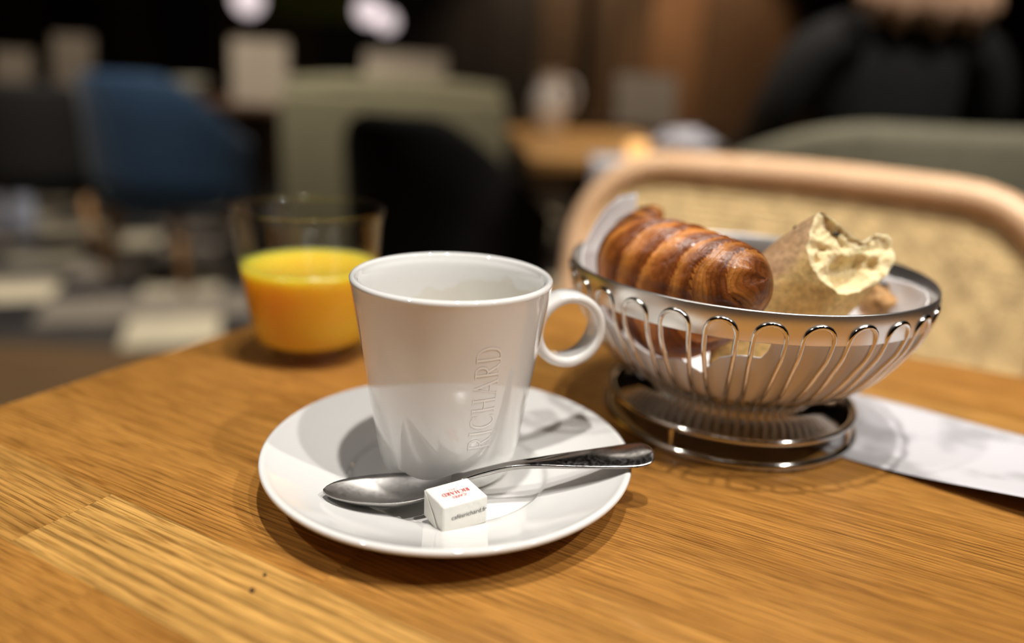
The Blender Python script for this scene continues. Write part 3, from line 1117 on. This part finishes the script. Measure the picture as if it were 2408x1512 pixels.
def glass_material():
    m = bpy.data.materials.new('clear_glass')
    m.use_nodes = True
    nt = m.node_tree
    nt.nodes.clear()
    out = nt.nodes.new('ShaderNodeOutputMaterial')
    tr = nt.nodes.new('ShaderNodeBsdfTransparent')
    tr.inputs[0].default_value = (0.975, 0.98, 0.975, 1)
    gs = nt.nodes.new('ShaderNodeBsdfGlossy')
    gs.inputs['Roughness'].default_value = 0.03
    lw = nt.nodes.new('ShaderNodeLayerWeight')
    lw.inputs[0].default_value = 0.5
    pw_ = nt.nodes.new('ShaderNodeMath')
    pw_.operation = 'POWER'
    pw_.inputs[1].default_value = 4.0
    nt.links.new(lw.outputs['Facing'], pw_.inputs[0])
    fr = nt.nodes.new('ShaderNodeMath')
    fr.operation = 'MULTIPLY_ADD'
    fr.inputs[1].default_value = 0.75
    fr.inputs[2].default_value = 0.035
    nt.links.new(pw_.outputs[0], fr.inputs[0])
    mx = nt.nodes.new('ShaderNodeMixShader')
    nt.links.new(fr.outputs[0], mx.inputs[0])
    nt.links.new(tr.outputs[0], mx.inputs[1])
    nt.links.new(gs.outputs[0], mx.inputs[2])
    nt.links.new(mx.outputs[0], out.inputs[0])
    return m


GLASSM = glass_material()
GH, GR0, GR1 = .0860, .0300, .0425


def glass_r(z):
    t = max(0.0, min(1.0, z / GH))
    return GR0 + (GR1 - GR0) * (t ** 0.85)


wo = [(glass_r(z), z) for z in (.006, .015, .03, .045, .06, .075, .0855)]
wi = [(glass_r(z) - .0016, z) for z in (.0855, .075, .06, .045, .03, .015)]
link('wall', lathe('wall', smooth_prof(wo, 2) + [(GR1 - .0008, .0862)] + smooth_prof(wi, 2), 72, False), GLASSM, gl, True)
link('thick_base', lathe('thick_base', smooth_prof([(0, .0006), (.020, .0002), (.0255, 0), (.0285, .0012), (.0300, .0036), (.0305, .0062), (.0290, .0086), (.020, .0080), (0, .0078)], 3), 72, False), GLASSM, gl, True)
jp = [(0, .0090), (.022, .0092), (.0270, .0102), (glass_r(.012) - .0012, .0125)] + [(glass_r(z) - .0010, z) for z in (.02, .03, .04, .05)] + [(glass_r(.0545) - .0010, .0545), (glass_r(.0545) - .0026, .0538), (0, .0537)]
JUICE = mat('orange_juice', (0.94, 0.59, 0.05), 0.25, sss=1.0, sss_r=(0.03, 0.02, 0.008), vary=0.04, vscale=30)
ju = link('orange_juice', lathe('orange_juice', jp, 72, False), JUICE, None, True)
ju.location = GL
tag(ju, 'cloudy orange juice filling the lower half of the tumbler', 'juice')

# ------------------------------------------------------------------ receipt
RA = math.atan2(-0.64, 0.77)
rc = Vector((0.1800, 0.0960, 0.0))
ex_ = Vector((math.cos(RA), math.sin(RA), 0))
ey_ = Vector((-math.sin(RA), math.cos(RA), 0))
verts, faces = [], []
NX, NY = 40, 16
RLEN, RWID = 0.26, 0.086
for i in range(NX + 1):
    for j in range(NY + 1):
        x, y = RLEN * i / NX, RWID * (j / NY - .5)
        # it curls up from the table towards its near edge and far end
        lift = 0.0005 + 0.010 * sstep(.03, .14, x) * (1 - j / NY) ** 1.2 + 0.003 * sstep(.05, .2, x) + 0.0016 * sstep(.35, .9, j / NY) * sstep(0.0, .05, x)
        p = rc + ex_ * x + ey_ * y
        verts.append((p.x, p.y, lift))
for i in range(NX):
    for j in range(NY):
        a = i * (NY + 1) + j
        faces.append((a, a + NY + 1, a + NY + 2, a + 1))
RECM = mat('thermal_paper', (0.78, 0.76, 0.77), 0.5)
g = NT(RECM)    # ink of the other side faintly showing through
tc = g.n('ShaderNodeTexCoord')
nz = g.n('ShaderNodeTexNoise', i_Scale=38.0, i_Detail=2.0)
g.l(tc.outputs['Object'], nz.inputs['Vector'])
g.l(g.ramp(nz.outputs['Fac'], [(0.36, (0.44, 0.43, 0.44)), (0.50, (0.63, 0.615, 0.635))]), g.b.inputs['Base Color'])
rec = link('receipt', mesh('receipt', verts, faces), RECM, None, True)
md = rec.modifiers.new('thickness', 'SOLIDIFY')
md.thickness = 0.0001
tag(rec, 'curling white paper receipt lying at the right of the basket', 'receipt')

# crumbs on the table top
CRB = mat('dark_crumb', (0.06, 0.035, 0.02), 0.8, vary=0.3, vscale=900)
tag(lump('crumb', (-0.0553, -0.0724, .0006), .0008, CRB, None, 2, .4, 1), 'dark crumb on the oak table left of the saucer front edge', 'crumb')
tag(lump('crumb', (-0.0540, -0.0640, .0004), .0006, CRB, None, 2, .4, 2), 'tiny crumb on the oak table closest to the saucer', 'crumb')

# ------------------------------------------------------------------ chairs


def tub_chair(name, fab, back_h=.84, arm_h=.66, rx=.30, ry=.28, legm=LEGWOOD, span=118, thick=.052, bottom=.30, legx=.19, legy=.17, splay=.05, power=1.0):
    """upholstered tub chair: open side towards +y, origin on the floor"""
    t = thing(name)
    verts, faces = [], []
    NA_ = 40
    sec = []
    for i in range(NA_ + 1):
        a = math.radians(-span + 2 * span * i / NA_)
        h = back_h - (back_h - arm_h) * sstep(0.25, 1.0, (abs(a) / math.radians(span)) ** power)
        dirv = Vector((math.sin(a), -math.cos(a)))
        pr = [(0.0, bottom), (.004, bottom + .25 * (h - bottom)), (.012, bottom + .7 * (h - bottom)), (.016, h - .03), (.010, h - .010), (-thick * .25, h), (-thick * .75, h), (-thick * 1.0, h - .012), (-thick * 1.05, h - .04), (-thick * 1.1, bottom + .5 * (h - bottom)), (-thick * 1.15, bottom)]
        ring = []
        for off_, z in pr:
            ring.append(len(verts))
            verts.append((dirv.x * (rx + off_), dirv.y * (ry + off_), z))
        sec.append(ring)
    m_ = len(sec[0])
    for i in range(NA_):
        for k in range(m_):
            k2 = (k + 1) % m_
            faces.append((sec[i][k], sec[i][k2], sec[i + 1][k2], sec[i + 1][k]))
    faces.append(tuple(sec[0]))
    faces.append(tuple(reversed(sec[-1])))
    bm = bmesh.new()
    me_ = mesh('backrest', verts, faces)
    bm.from_mesh(me_)
    bpy.data.meshes.remove(me_)
    link('backrest', bm_mesh('backrest', bm), fab, t, True)
    ir = rx - thick * 1.12
    iy = ry - thick * 1.12
    bm = bmesh.new()
    n_ = 40
    rings = []
    for (k, z) in ((.90, bottom), (1.0, bottom + .02), (1.0, bottom + .12), (.97, bottom + .145), (.85, bottom + .16)):
        rings.append([bm.verts.new((math.copysign(abs(math.cos(q)) ** .7, math.cos(q)) * ir * k, math.copysign(abs(math.sin(q)) ** .7, math.sin(q)) * iy * k + (.03 if math.sin(q) > 0 else 0) * math.sin(q), z)) for q in [2 * PI * j / n_ for j in range(n_)]])
    for A, B in zip(rings, rings[1:]):
        for j in range(n_):
            bm.faces.new((A[j], A[(j + 1) % n_], B[(j + 1) % n_], B[j]))
    bm.faces.new(rings[-1])
    bm.faces.new(list(reversed(rings[0])))
    link('seat', bm_mesh('seat', bm), fab, t, True)
    for sx in (-1, 1):
        for sy in (-1, 1):
            link('leg', tube('leg', [(sx * (legx + splay), sy * (legy + splay), 0), (sx * (legx + splay * .5), sy * (legy + splay * .5), (bottom + .02) / 2), (sx * legx, sy * legy, bottom + .02)], [.014, .019, .025], 12), legm, t, True)
    return t


def place(o, x, y, rz, label, cat='chair', group=None):
    o.location = (x, y, FLOOR)
    o.rotation_euler = (0, 0, rz)
    tag(o, label, cat, group)
    return o


place(tub_chair('tub_chair', BLUEFAB, .865, .62, .325, .30, bottom=.34, legx=.15, legy=.17, span=112), -1.47, 3.04, math.radians(-16), 'navy blue velvet tub chair on pale wooden legs', 'chair')
place(tub_chair('tub_chair', BLACKFAB, .80, .62, .31, .29, bottom=.32), -2.25, 3.38, math.radians(20), 'black tub chair with wooden legs at the far left edge', 'chair')
place(tub_chair('tub_chair', PALESAGE, .862, .74, .37, .33, bottom=.28, thick=.065), 0.845, 1.52, math.radians(8), 'sage green tub chair at right with the person in black seated in it', 'chair')
place(tub_chair('tub_chair', BLACKFAB, .815, .56, .28, .28, bottom=.18, legm=DARKWOOD, span=120, power=.8), -0.17, 1.90, math.radians(-28), 'black tub chair in the middle in front of the sage green bench', 'chair')

# sage banquette behind the black chair
bq = thing('banquette', (-0.46, 2.72, FLOOR), math.radians(3))
tag(bq, 'sage green upholstered bench with padded back in the middle distance', 'bench')
link('backrest', box_mesh('backrest', -.42, .42, -.06, .07, .12, .84, .03, 3), SAGEFAB, bq, True)
link('top_roll', tube('top_roll', [(-.40, 0, .845), (-.2, 0, .848), (0, 0, .848), (.2, 0, .848), (.40, 0, .845)], [.035, .048, .05, .048, .035], 16), SAGEFAB, bq, True)
link('seat', box_mesh('seat', -.42, .42, .07, .55, .30, .46, .03, 3), SAGEFAB, bq, True)
link('plinth', box_mesh('plinth', -.40, .40, -.04, .52, 0, .30, .005), DARKWOOD, bq)

# ------------------------------------------------------------------ cane chair facing us across the table
E2 = Vector((math.cos(TA), math.sin(TA)))
N2 = Vector((-E2.y, E2.x))
CANE = mat('woven_cane', (0.80, 0.55, 0.27), 0.4, vary=0.35, vscale=55)
BENT = wood_material('bent_beech', (0.62, 0.38, 0.21), (0.72, 0.46, 0.27), 30, 30, 0.35)
# chair frame coordinates: x along the table edge, y away from the table, z up from the floor
cc = Vector((0.30, 0.545))
ccx, ccy = cc.dot(E2), 0.605
org = Vector((0.284, 0.470))
cch = thing('cane_chair', (org.x, org.y, FLOOR), math.radians(-31))
tag(cch, 'bentwood chair with woven cane back across the table', 'chair')
HW, ZT, ZB, CR = 0.240, .826, .44, .100


def lean(z):
    return (z - .44) * 0.16


out = [(-HW, ZB)] + [(-HW, ZB + (ZT - CR - ZB) * k / 6) for k in range(1, 7)]
out += [(-HW + CR - CR * math.cos(a), ZT - CR + CR * math.sin(a)) for a in [PI / 2 * k / 8 for k in range(1, 9)]]
out += [(-HW + CR + (2 * HW - 2 * CR) * k / 8, ZT + 0.003 * math.sin(PI * k / 8)) for k in range(1, 8)]
out += [(HW - CR + CR * math.sin(a), ZT - CR + CR * math.cos(a)) for a in [PI / 2 * k / 8 for k in range(0, 9)]]
out += [(HW, ZB + (ZT - CR - ZB) * k / 6) for k in range(5, -1, -1)]


def curve_y(x):
    return -0.014 * (x / HW) ** 2


link('back_frame', tube('back_frame', [(x, lean(z) + curve_y(x), z) for x, z in out], 0.0150, 12), BENT, cch, True)
link('bottom_rail', tube('bottom_rail', [(-HW + 2 * HW * k / 10, lean(ZB) + curve_y(-HW + 2 * HW * k / 10), ZB) for k in range(11)], 0.013, 12), BENT, cch, True)


def inside(x, z, m_=0.004):
    if abs(x) > HW - m_ or z > ZT - m_ or z < ZB:
        return False
    dx, dz = abs(x) - (HW - CR), z - (ZT - CR)
    return not (dx > 0 and dz > 0 and dx * dx + dz * dz > (CR - m_) ** 2)


# woven webbing: strands passing over and under each other
verts, faces = [], []
PIT, SW = 0.0078, 0.0031


def strand(fn, n, w_axis):
    run = []
    for k in range(n + 1):
        x, z, yo = fn(k)
        if inside(x, z):
            run.append((x, z, yo))
        else:
            if len(run) > 1:
                emit(run, w_axis)
            run = []
    if len(run) > 1:
        emit(run, w_axis)


def emit(run, w_axis):
    b0 = len(verts)
    for x, z, yo in run:
        for s in (-1, 1):
            xx, zz = (x + s * SW, z) if w_axis == 'x' else (x, z + s * SW)
            verts.append((xx, lean(zz) + curve_y(xx) + yo, zz))
    for k in range(len(run) - 1):
        a = b0 + 2 * k
        faces.append((a, a + 1, a + 3, a + 2))


nx_, nz_ = int(2 * HW / PIT), int((ZT - ZB) / PIT)
for i in range(nx_ + 1):
    strand(lambda k, i=i: (-HW + i * PIT, ZB + k * PIT / 2, 0.0013 * math.cos(PI * (k / 2 + i))), nz_ * 2, 'x')
for j in range(nz_ + 1):
    strand(lambda k, j=j: (-HW + k * PIT / 2, ZB + j * PIT, -0.0013 * math.cos(PI * (k / 2 + j))), nx_ * 2, 'z')
web = link('cane_webbing', mesh('cane_webbing', verts, faces), CANE, cch)
md = web.modifiers.new('thickness', 'SOLIDIFY')
md.thickness = 0.0012
web['kind'] = 'stuff'
seat = lathe('seat', [(0, .425), (.20, .425), (.228, .432), (.235, .445), (.228, .458), (.20, .462), (0, .460)], 48, False)
o = link('seat', seat, BENT, cch, True)
o.location = (0, -.21, 0)
for sx in (-1, 1):
    link('leg', tube('leg', [(sx * .19, .0 + .03, 0), (sx * .20, -.03, .22), (sx * .205, -.05, .44)], [.012, .015, .017], 12), BENT, cch, True)
    link('leg', tube('leg', [(sx * .19, -.40, 0), (sx * .18, -.37, .22), (sx * .17, -.34, .43)], [.012, .015, .017], 12), BENT, cch, True)

# ------------------------------------------------------------------ the person in black


def skinned(name, nodes, links_, mats, sub=2):
    me_ = bpy.data.meshes.new(name)
    keys = list(nodes)
    ix = {k: i for i, k in enumerate(keys)}
    me_.from_pydata([nodes[k][0] for k in keys], [(ix[a], ix[b]) for a, b in links_], [])
    o_ = bpy.data.objects.new(name, me_)
    C.objects.link(o_)
    o_.modifiers.new('skin', 'SKIN')
    for i, k in enumerate(keys):
        r = nodes[k][1]
        me_.skin_vertices[0].data[i].radius = r if isinstance(r, tuple) else (r, r)
        me_.skin_vertices[0].data[i].use_root = (i == 0)
    ss = o_.modifiers.new('sub', 'SUBSURF')
    ss.levels = sub
    ss.render_levels = sub
    dg = bpy.context.evaluated_depsgraph_get()
    m2 = bpy.data.meshes.new_from_object(o_.evaluated_get(dg))
    bpy.data.objects.remove(o_)
    m2.name = name
    m2.materials.clear()
    for m_ in mats:
        m2.materials.append(m_)
    m2.polygons.foreach_set('use_smooth', [True] * len(m2.polygons))
    return m2


SKIN = mat('skin', (0.62, 0.36, 0.25), 0.5, sss=0.1, sss_r=(.01, .004, .002), vary=0.04)
# local frame: origin on the floor under the hips, facing +y
nd = {'pelvis': ((0, 0, .53), (.16, .12)), 'waist': ((0, .01, .70), (.145, .10)), 'chest': ((0, .02, .90), (.17, .11)), 'upper': ((0, .025, 1.01), (.15, .085)), 'neck0': ((0, .035, 1.09), (.065, .06)), 'neck1': ((0, .055, 1.15), (.055, .055)),
      'head0': ((0, .075, 1.22), (.070, .080)), 'head1': ((0, .080, 1.30), (.078, .095)), 'head2': ((0, .075, 1.375), (.055, .065)), 'nose': ((0, .175, 1.275), (.012, .012))}
lk = [('pelvis', 'waist'), ('waist', 'chest'), ('chest', 'upper'), ('upper', 'neck0'), ('neck0', 'neck1'), ('neck1', 'head0'), ('head0', 'head1'), ('head1', 'head2'), ('head1', 'nose')]
for s, sd in ((-1, 'l'), (1, 'r')):
    nd.update({sd + 'clav': ((s * .10, .02, 1.04), (.075, .070)), sd + 'sho': ((s * .20, .01, 1.015), (.068, .066)), sd + 'uarm': ((s * .245, .02, .90), (.058, .056)), sd + 'elb': ((s * .265, .08, .80), (.050, .048)), sd + 'fore': ((s * .26, .20, .755), (.042, .040)), sd + 'wri': ((s * .18, .34, .775), (.028, .024)), sd + 'palm': ((s * .15, .40, .785), (.036, .016)),
               sd + 'hip': ((s * .10, .06, .52), (.10, .095)), sd + 'thigh': ((s * .13, .28, .54), (.080, .080)), sd + 'knee': ((s * .14, .46, .52), (.062, .062)), sd + 'calf': ((s * .14, .47, .32), (.055, .058)), sd + 'ank': ((s * .14, .45, .10), (.036, .038)), sd + 'heel': ((s * .14, .46, .045), (.040, .040)), sd + 'toe': ((s * .15, .60, .030), (.042, .026))})
    lk += [('upper', sd + 'clav'), (sd + 'clav', sd + 'sho'), (sd + 'sho', sd + 'uarm'), (sd + 'uarm', sd + 'elb'), (sd + 'elb', sd + 'fore'), (sd + 'fore', sd + 'wri'), (sd + 'wri', sd + 'palm'),
           ('pelvis', sd + 'hip'), (sd + 'hip', sd + 'thigh'), (sd + 'thigh', sd + 'knee'), (sd + 'knee', sd + 'calf'), (sd + 'calf', sd + 'ank'), (sd + 'ank', sd + 'heel'), (sd + 'heel', sd + 'toe')]
    for fi, (fx_, fl) in enumerate(((-.026, .060), (-.009, .070), (.009, .066), (.026, .050))):
        b0 = Vector((s * .15 + fx_, .425, .785))
        nd[sd + 'f%da' % fi] = (tuple(b0), (.009, .009))
        nd[sd + 'f%db' % fi] = (tuple(b0 + Vector((-s * .012, fl * .55, -.004))), (.008, .008))
        nd[sd + 'f%dc' % fi] = (tuple(b0 + Vector((-s * .022, fl * .95, -.020))), (.007, .007))
        lk += [(sd + 'palm', sd + 'f%da' % fi), (sd + 'f%da' % fi, sd + 'f%db' % fi), (sd + 'f%db' % fi, sd + 'f%dc' % fi)]
    nd[sd + 'ta'] = ((s * .15 - s * .045, .39, .785), (.010, .010))
    nd[sd + 'tb'] = ((s * .15 - s * .062, .425, .780), (.008, .008))
    lk += [(sd + 'palm', sd + 'ta'), (sd + 'ta', sd + 'tb')]
pm = skinned('body', nd, lk, [BLACKFAB, SKIN])
for p in pm.polygons:
    c_ = p.center
    if c_.z > 1.115 or (c_.y > .345 and c_.z > .70 and abs(c_.x) < .25):
        p.material_index = 1
per = thing('person', (0.845, 1.50, FLOOR), math.radians(6))
tag(per, 'person in black top with long fair hair seated facing away', 'person')
link('body', pm, None, per)
HAIR = mat('fair_hair', (0.62, 0.40, 0.27), 0.45, vary=0.2, vscale=30)
# hair: a cap over the head and locks falling on the upper back
bm = bmesh.new()
bmesh.ops.create_uvsphere(bm, u_segments=32, v_segments=20, radius=1)
for v in bm.verts:
    v.co = Vector((v.co.x * .098, v.co.y * .115 + .060 - (.012 if v.co.z < 0 else 0), v.co.z * .125 + 1.305))
bmesh.ops.delete(bm, geom=[v for v in bm.verts if v.co.y > .085 and v.co.z < 1.35], context='VERTS')
hair = link('hair', bm_mesh('hair', bm), HAIR, per, True)
md = hair.modifiers.new('thickness', 'SOLIDIFY')
md.thickness = 0.008
for k, (x, zl, rr) in enumerate(((-.150, 1.075, .018), (-.115, 1.055, .022), (-.070, 1.040, .026), (-.030, 1.050, .024), (.012, 1.035, .026), (.055, 1.048, .025), (.095, 1.040, .022), (.130, 1.065, .018))):
    x0 = max(-.08, min(.08, x * .6))
    y0 = .0 + .04 * (abs(x0) / .08) ** 2 - .045
    link('hair_lock', tube('hair_lock', [(x0, y0 + .03, 1.32), (x0 * 1.1, y0 - .01, 1.22), (x * .95, -.085 + abs(x) * .12, 1.13), (x, -.098 + abs(x) * .15, (zl + 1.13) / 2), (x * 1.03, -.092 + abs(x) * .15, zl)], [rr * .8, rr, rr * 1.05, rr * .9, rr * .25], 10), HAIR, per, True)

# ------------------------------------------------------------------ other tables and what stands on them
T2W = wood_material('honey_oak_top', (0.42, 0.22, 0.070), (0.55, 0.30, 0.10), 3, 40, 0.4)


def dining_table(name, x, y, rz, w_, d_, topm, label, round_=False):
    t = thing(name, (x, y, FLOOR), rz)
    tag(t, label, 'table')
    if round_:
        link('table_top', lathe('table_top', [(0, .72), (w_ / 2 - .01, .72), (w_ / 2, .73), (w_ / 2, .742), (w_ / 2 - .006, .75), (0, .75)], 64, False), topm, t)
    else:
        link('table_top', box_mesh('table_top', -w_ / 2, w_ / 2, -d_ / 2, d_ / 2, .72, .75, .006), topm, t)
    link('column', tube('column', [(0, 0, .03), (0, 0, .4), (0, 0, .72)], .035, 16), IRON, t, True)
    link('base', lathe('base', [(0, 0), (.22, 0), (.22, .012), (.05, .035), (0, .035)], 32, False), IRON, t, True)
    return t


dining_table('dining_table', 0.235, 1.98, math.radians(4), .46, 1.1, T2W, 'honey oak table with white crockery behind the cane chair')
dining_table('dining_table', -2.30, 4.35, 0, .9, .7, DARKWOOD, 'dark wooden table at far left carrying two cream menu cards')
dining_table('dining_table', -1.30, 3.62, 0, .75, .75, DARKWOOD, 'dark wooden table behind the navy blue chair')
dining_table('dining_table', -0.40, 3.45, 0, .75, .65, DARKWOOD, 'dark wooden table behind the sage green bench')
dining_table('dining_table', 0.62, 3.40, 0, .75, .65, DARKWOOD, 'dark wooden table furthest right behind the honey oak one', True)


def menu(x, y, rz, h, w_, label, spread=.05, z=0.0):
    t = thing('menu_card', (x, y, z), rz)
    tag(t, label, 'menu', 'cream menu cards standing on the far tables')
    for s in (-1, 1):
        me_ = box_mesh('leaf', -w_ / 2, w_ / 2, -.0015, .0015, 0, h, .0005, 1)
        o_ = link('leaf', me_, CARD, t)
        o_.rotation_euler = (s * math.atan2(spread, h), 0, 0)
        o_.location = (0, s * spread, .0005)


menu(-2.78, 4.12, .15, .19, .20, 'folded cream menu card leftmost, cut by the picture edge')
menu(-2.44, 4.12, -.1, .28, .23, 'folded cream menu card second from the left')
menu(-1.185, 3.40, .1, .28, .25, 'folded cream menu card above the gap between blue chair and green bench')
menu(-0.50, 3.25, -.1, .25, .36, 'wide folded cream menu card standing behind the green bench')
menu(0.56, 3.25, .1, .21, .27, 'folded cream menu card right of the white jug, far table')

WARE = mat('white_stoneware', (0.74, 0.70, 0.66), 0.3, coat=0.3, vary=0.03)
jug = thing('water_jug', (0.105, 2.26, 0))
tag(jug, 'white stoneware jug standing on the honey oak table', 'jug')
link('body', lathe('body', smooth_prof([(0, .004), (.042, .002), (.050, .01), (.058, .06), (.054, .11), (.042, .15), (.044, .185), (.048, .190), (.040, .186), (.037, .15), (.049, .11), (.052, .06), (.044, .014), (0, .012)], 3), 40, False), WARE, jug, True)
link('handle', tube('handle', [(.046, 0, .165), (.075, 0, .160), (.090, 0, .125), (.080, 0, .085), (.054, 0, .065)], .007, 10), WARE, jug, True)
BLUEW = mat('cool_white_glaze', (0.74, 0.76, 0.84), 0.25, coat=0.4, vary=0.03)
pl = link('side_plate', lathe('side_plate', smooth_prof([(0, .004), (.05, .004), (.07, .010), (.095, .020), (.097, .018), (.072, .006), (.05, 0), (0, 0)], 3), 48, False), BLUEW, None, True)
pl.location = (0.455, 1.80, 0.0005)
tag(pl, 'cool white side plate on the honey oak table', 'plate')
npk = thing('napkin', (0.455, 1.80, 0.010))
tag(npk, 'crumpled bluish white napkin lying on the side plate', 'napkin')
lump('cloth', (0, 0, .022), .05, BLUEW, npk, 4, .5, 11, (1.2, 1, .45))
# napkin hanging over the near edge of that table
verts, faces = [], []
for i in range(13):
    for j in range(15):
        x = -.045 + .09 * i / 12
        s = .16 * j / 14
        y, z = (0.09 - s, .0025) if s < .09 else (-.004 - .003 * math.sin(x * 120), -(s - .09) + .0005)
        verts.append((x, y, z))
for i in range(12):
    for j in range(14):
        a = i * 15 + j
        faces.append((a, a + 15, a + 16, a + 1))
hn = link('napkin', mesh('napkin', verts, faces), BLUEW, None, True)
hn.location = (0.225, 1.427, 0)
hn.rotation_euler = (0, 0, math.radians(4))
md = hn.modifiers.new('thickness', 'SOLIDIFY')
md.thickness = 0.002
tag(hn, 'white napkin hanging over the near edge of the honey oak table', 'napkin')
tl = thing('tealight', (0.288, 1.50, 0.0))
tag(tl, 'small amber tealight glowing on the honey oak table', 'candle')
AMB = mat('lit_amber_glass', (0.8, 0.45, 0.15), 0.3, emit=(1.0, 0.55, 0.2), estr=1.2, vary=0.05)
link('holder', lathe('holder', smooth_prof([(0, 0), (.018, 0), (.023, .012), (.022, .034), (.020, .034), (.020, .012), (.015, .004), (0, .004)], 3), 32, False), AMB, tl, True)
link('wax', lathe('wax', [(0, .0045), (.0145, .0048), (.0165, .016), (0, .016)], 24, False), mat('candle_wax', (0.8, 0.74, 0.6), 0.5, vary=0.03), tl)
bo = link('bowl', lathe('bowl', smooth_prof([(0, .006), (.03, .004), (.06, .02), (.085, .055), (.083, .056), (.057, .024), (.03, .010), (0, .010)], 3), 40, False), mat('grey_green_glaze', (0.42, 0.42, 0.34), 0.4, vary=0.05), None, True)
bo.location = (-1.55, 3.50, 0.0005)
bo.scale = (1.0, 1.0, 1.5)
tag(bo, 'grey green bowl on the dark table behind the blue chair', 'bowl')

# pale carrier bag on the floor at the far left
bag = thing('carrier_bag', (-2.80, 3.95, FLOOR), math.radians(25))
tag(bag, 'pale blue paper carrier bag on the tiles at far left', 'bag')
BAGM = mat('pale_blue_paper', (0.50, 0.56, 0.72), 0.6, vary=0.08)
bm = bmesh.new()
me = box_mesh('sack', -.11, .11, -.05, .05, 0, .24, .004, 1)
bm.from_mesh(me)
bmesh.ops.subdivide_edges(bm, edges=bm.edges[:], cuts=3, use_grid_fill=True)
for v in bm.verts:
    v.co += Vector(noise.noise_vector(v.co * 9)) * 0.012 * v.co.z / .24
link('sack', bm_mesh('sack', bm), BAGM, bag)
for s in (-1, 1):
    link('handle', tube('handle', [(-.045, s * .045, .235), (-.04, s * .045, .30), (0, s * .045, .325), (.04, s * .045, .30), (.045, s * .045, .235)], .004, 8), BAGM, bag, True)

# pendant lamps: frosted globes on cords
GLOBE = mat('lit_opal_glass', (0.9, 0.85, 0.85), 0.4, emit=(1.0, 0.84, 0.86), estr=0.8, vary=0.02)
for x, y, z, r, lb in ((-1.60, 4.5, .53, .085, 'opal glass pendant globe lamp at left top edge'), (-0.90, 4.5, .50, .075, 'opal glass pendant globe lamp in the upper middle, higher of two'), (-0.78, 4.42, .445, .060, 'small opal glass pendant globe lamp hanging lowest')):
    t = thing('pendant_lamp', (x, y, z))
    tag(t, lb, 'lamp', 'opal pendant lamps over the far tables')
    link('globe', lathe('globe', [(max(0.0, r * math.sin(PI * k / 24)), -r * math.cos(PI * k / 24)) for k in range(25)], 32, False), GLOBE, t, True)
    link('fitting', lathe('fitting', [(0, r - .006), (.022, r - .006), (.020, r + .03), (.006, r + .045), (0, r + .045)], 24, False), IRON, t, True)
    link('cord', tube('cord', [(0, 0, r + .04), (0, 0, (ZC - z) / 2), (0, 0, ZC - z)], .004, 8), IRON, t)
# iron post and olive panel
po_ = thing('post', (0.37, 4.4, FLOOR))
tag(po_, 'slim black iron post standing in front of the panelled wall', 'post')
link('shaft', tube('shaft', [(0, 0, 0), (0, 0, 1.3), (0, 0, ZC - FLOOR)], .032, 12), IRON, po_, True)
link('base_plate', box_mesh('base_plate', -.09, .09, -.09, .09, 0, .012, .002), IRON, po_)
pn = thing('wall_cushion', (-1.50, 5.965, 0.50))
tag(pn, 'olive green upholstered cushion panel hung on the far wall', 'cushion')
link('pad', box_mesh('pad', -.42, .42, -.09, 0, .02, .62, .035, 3), mat('olive_velvet', (0.16, 0.19, 0.02), 0.8, vary=0.1), pn, True)
link('rail', tube('rail', [(-.46, -.045, .66), (0, -.045, .66), (.46, -.045, .66)], .012, 10), IRON, pn, True)
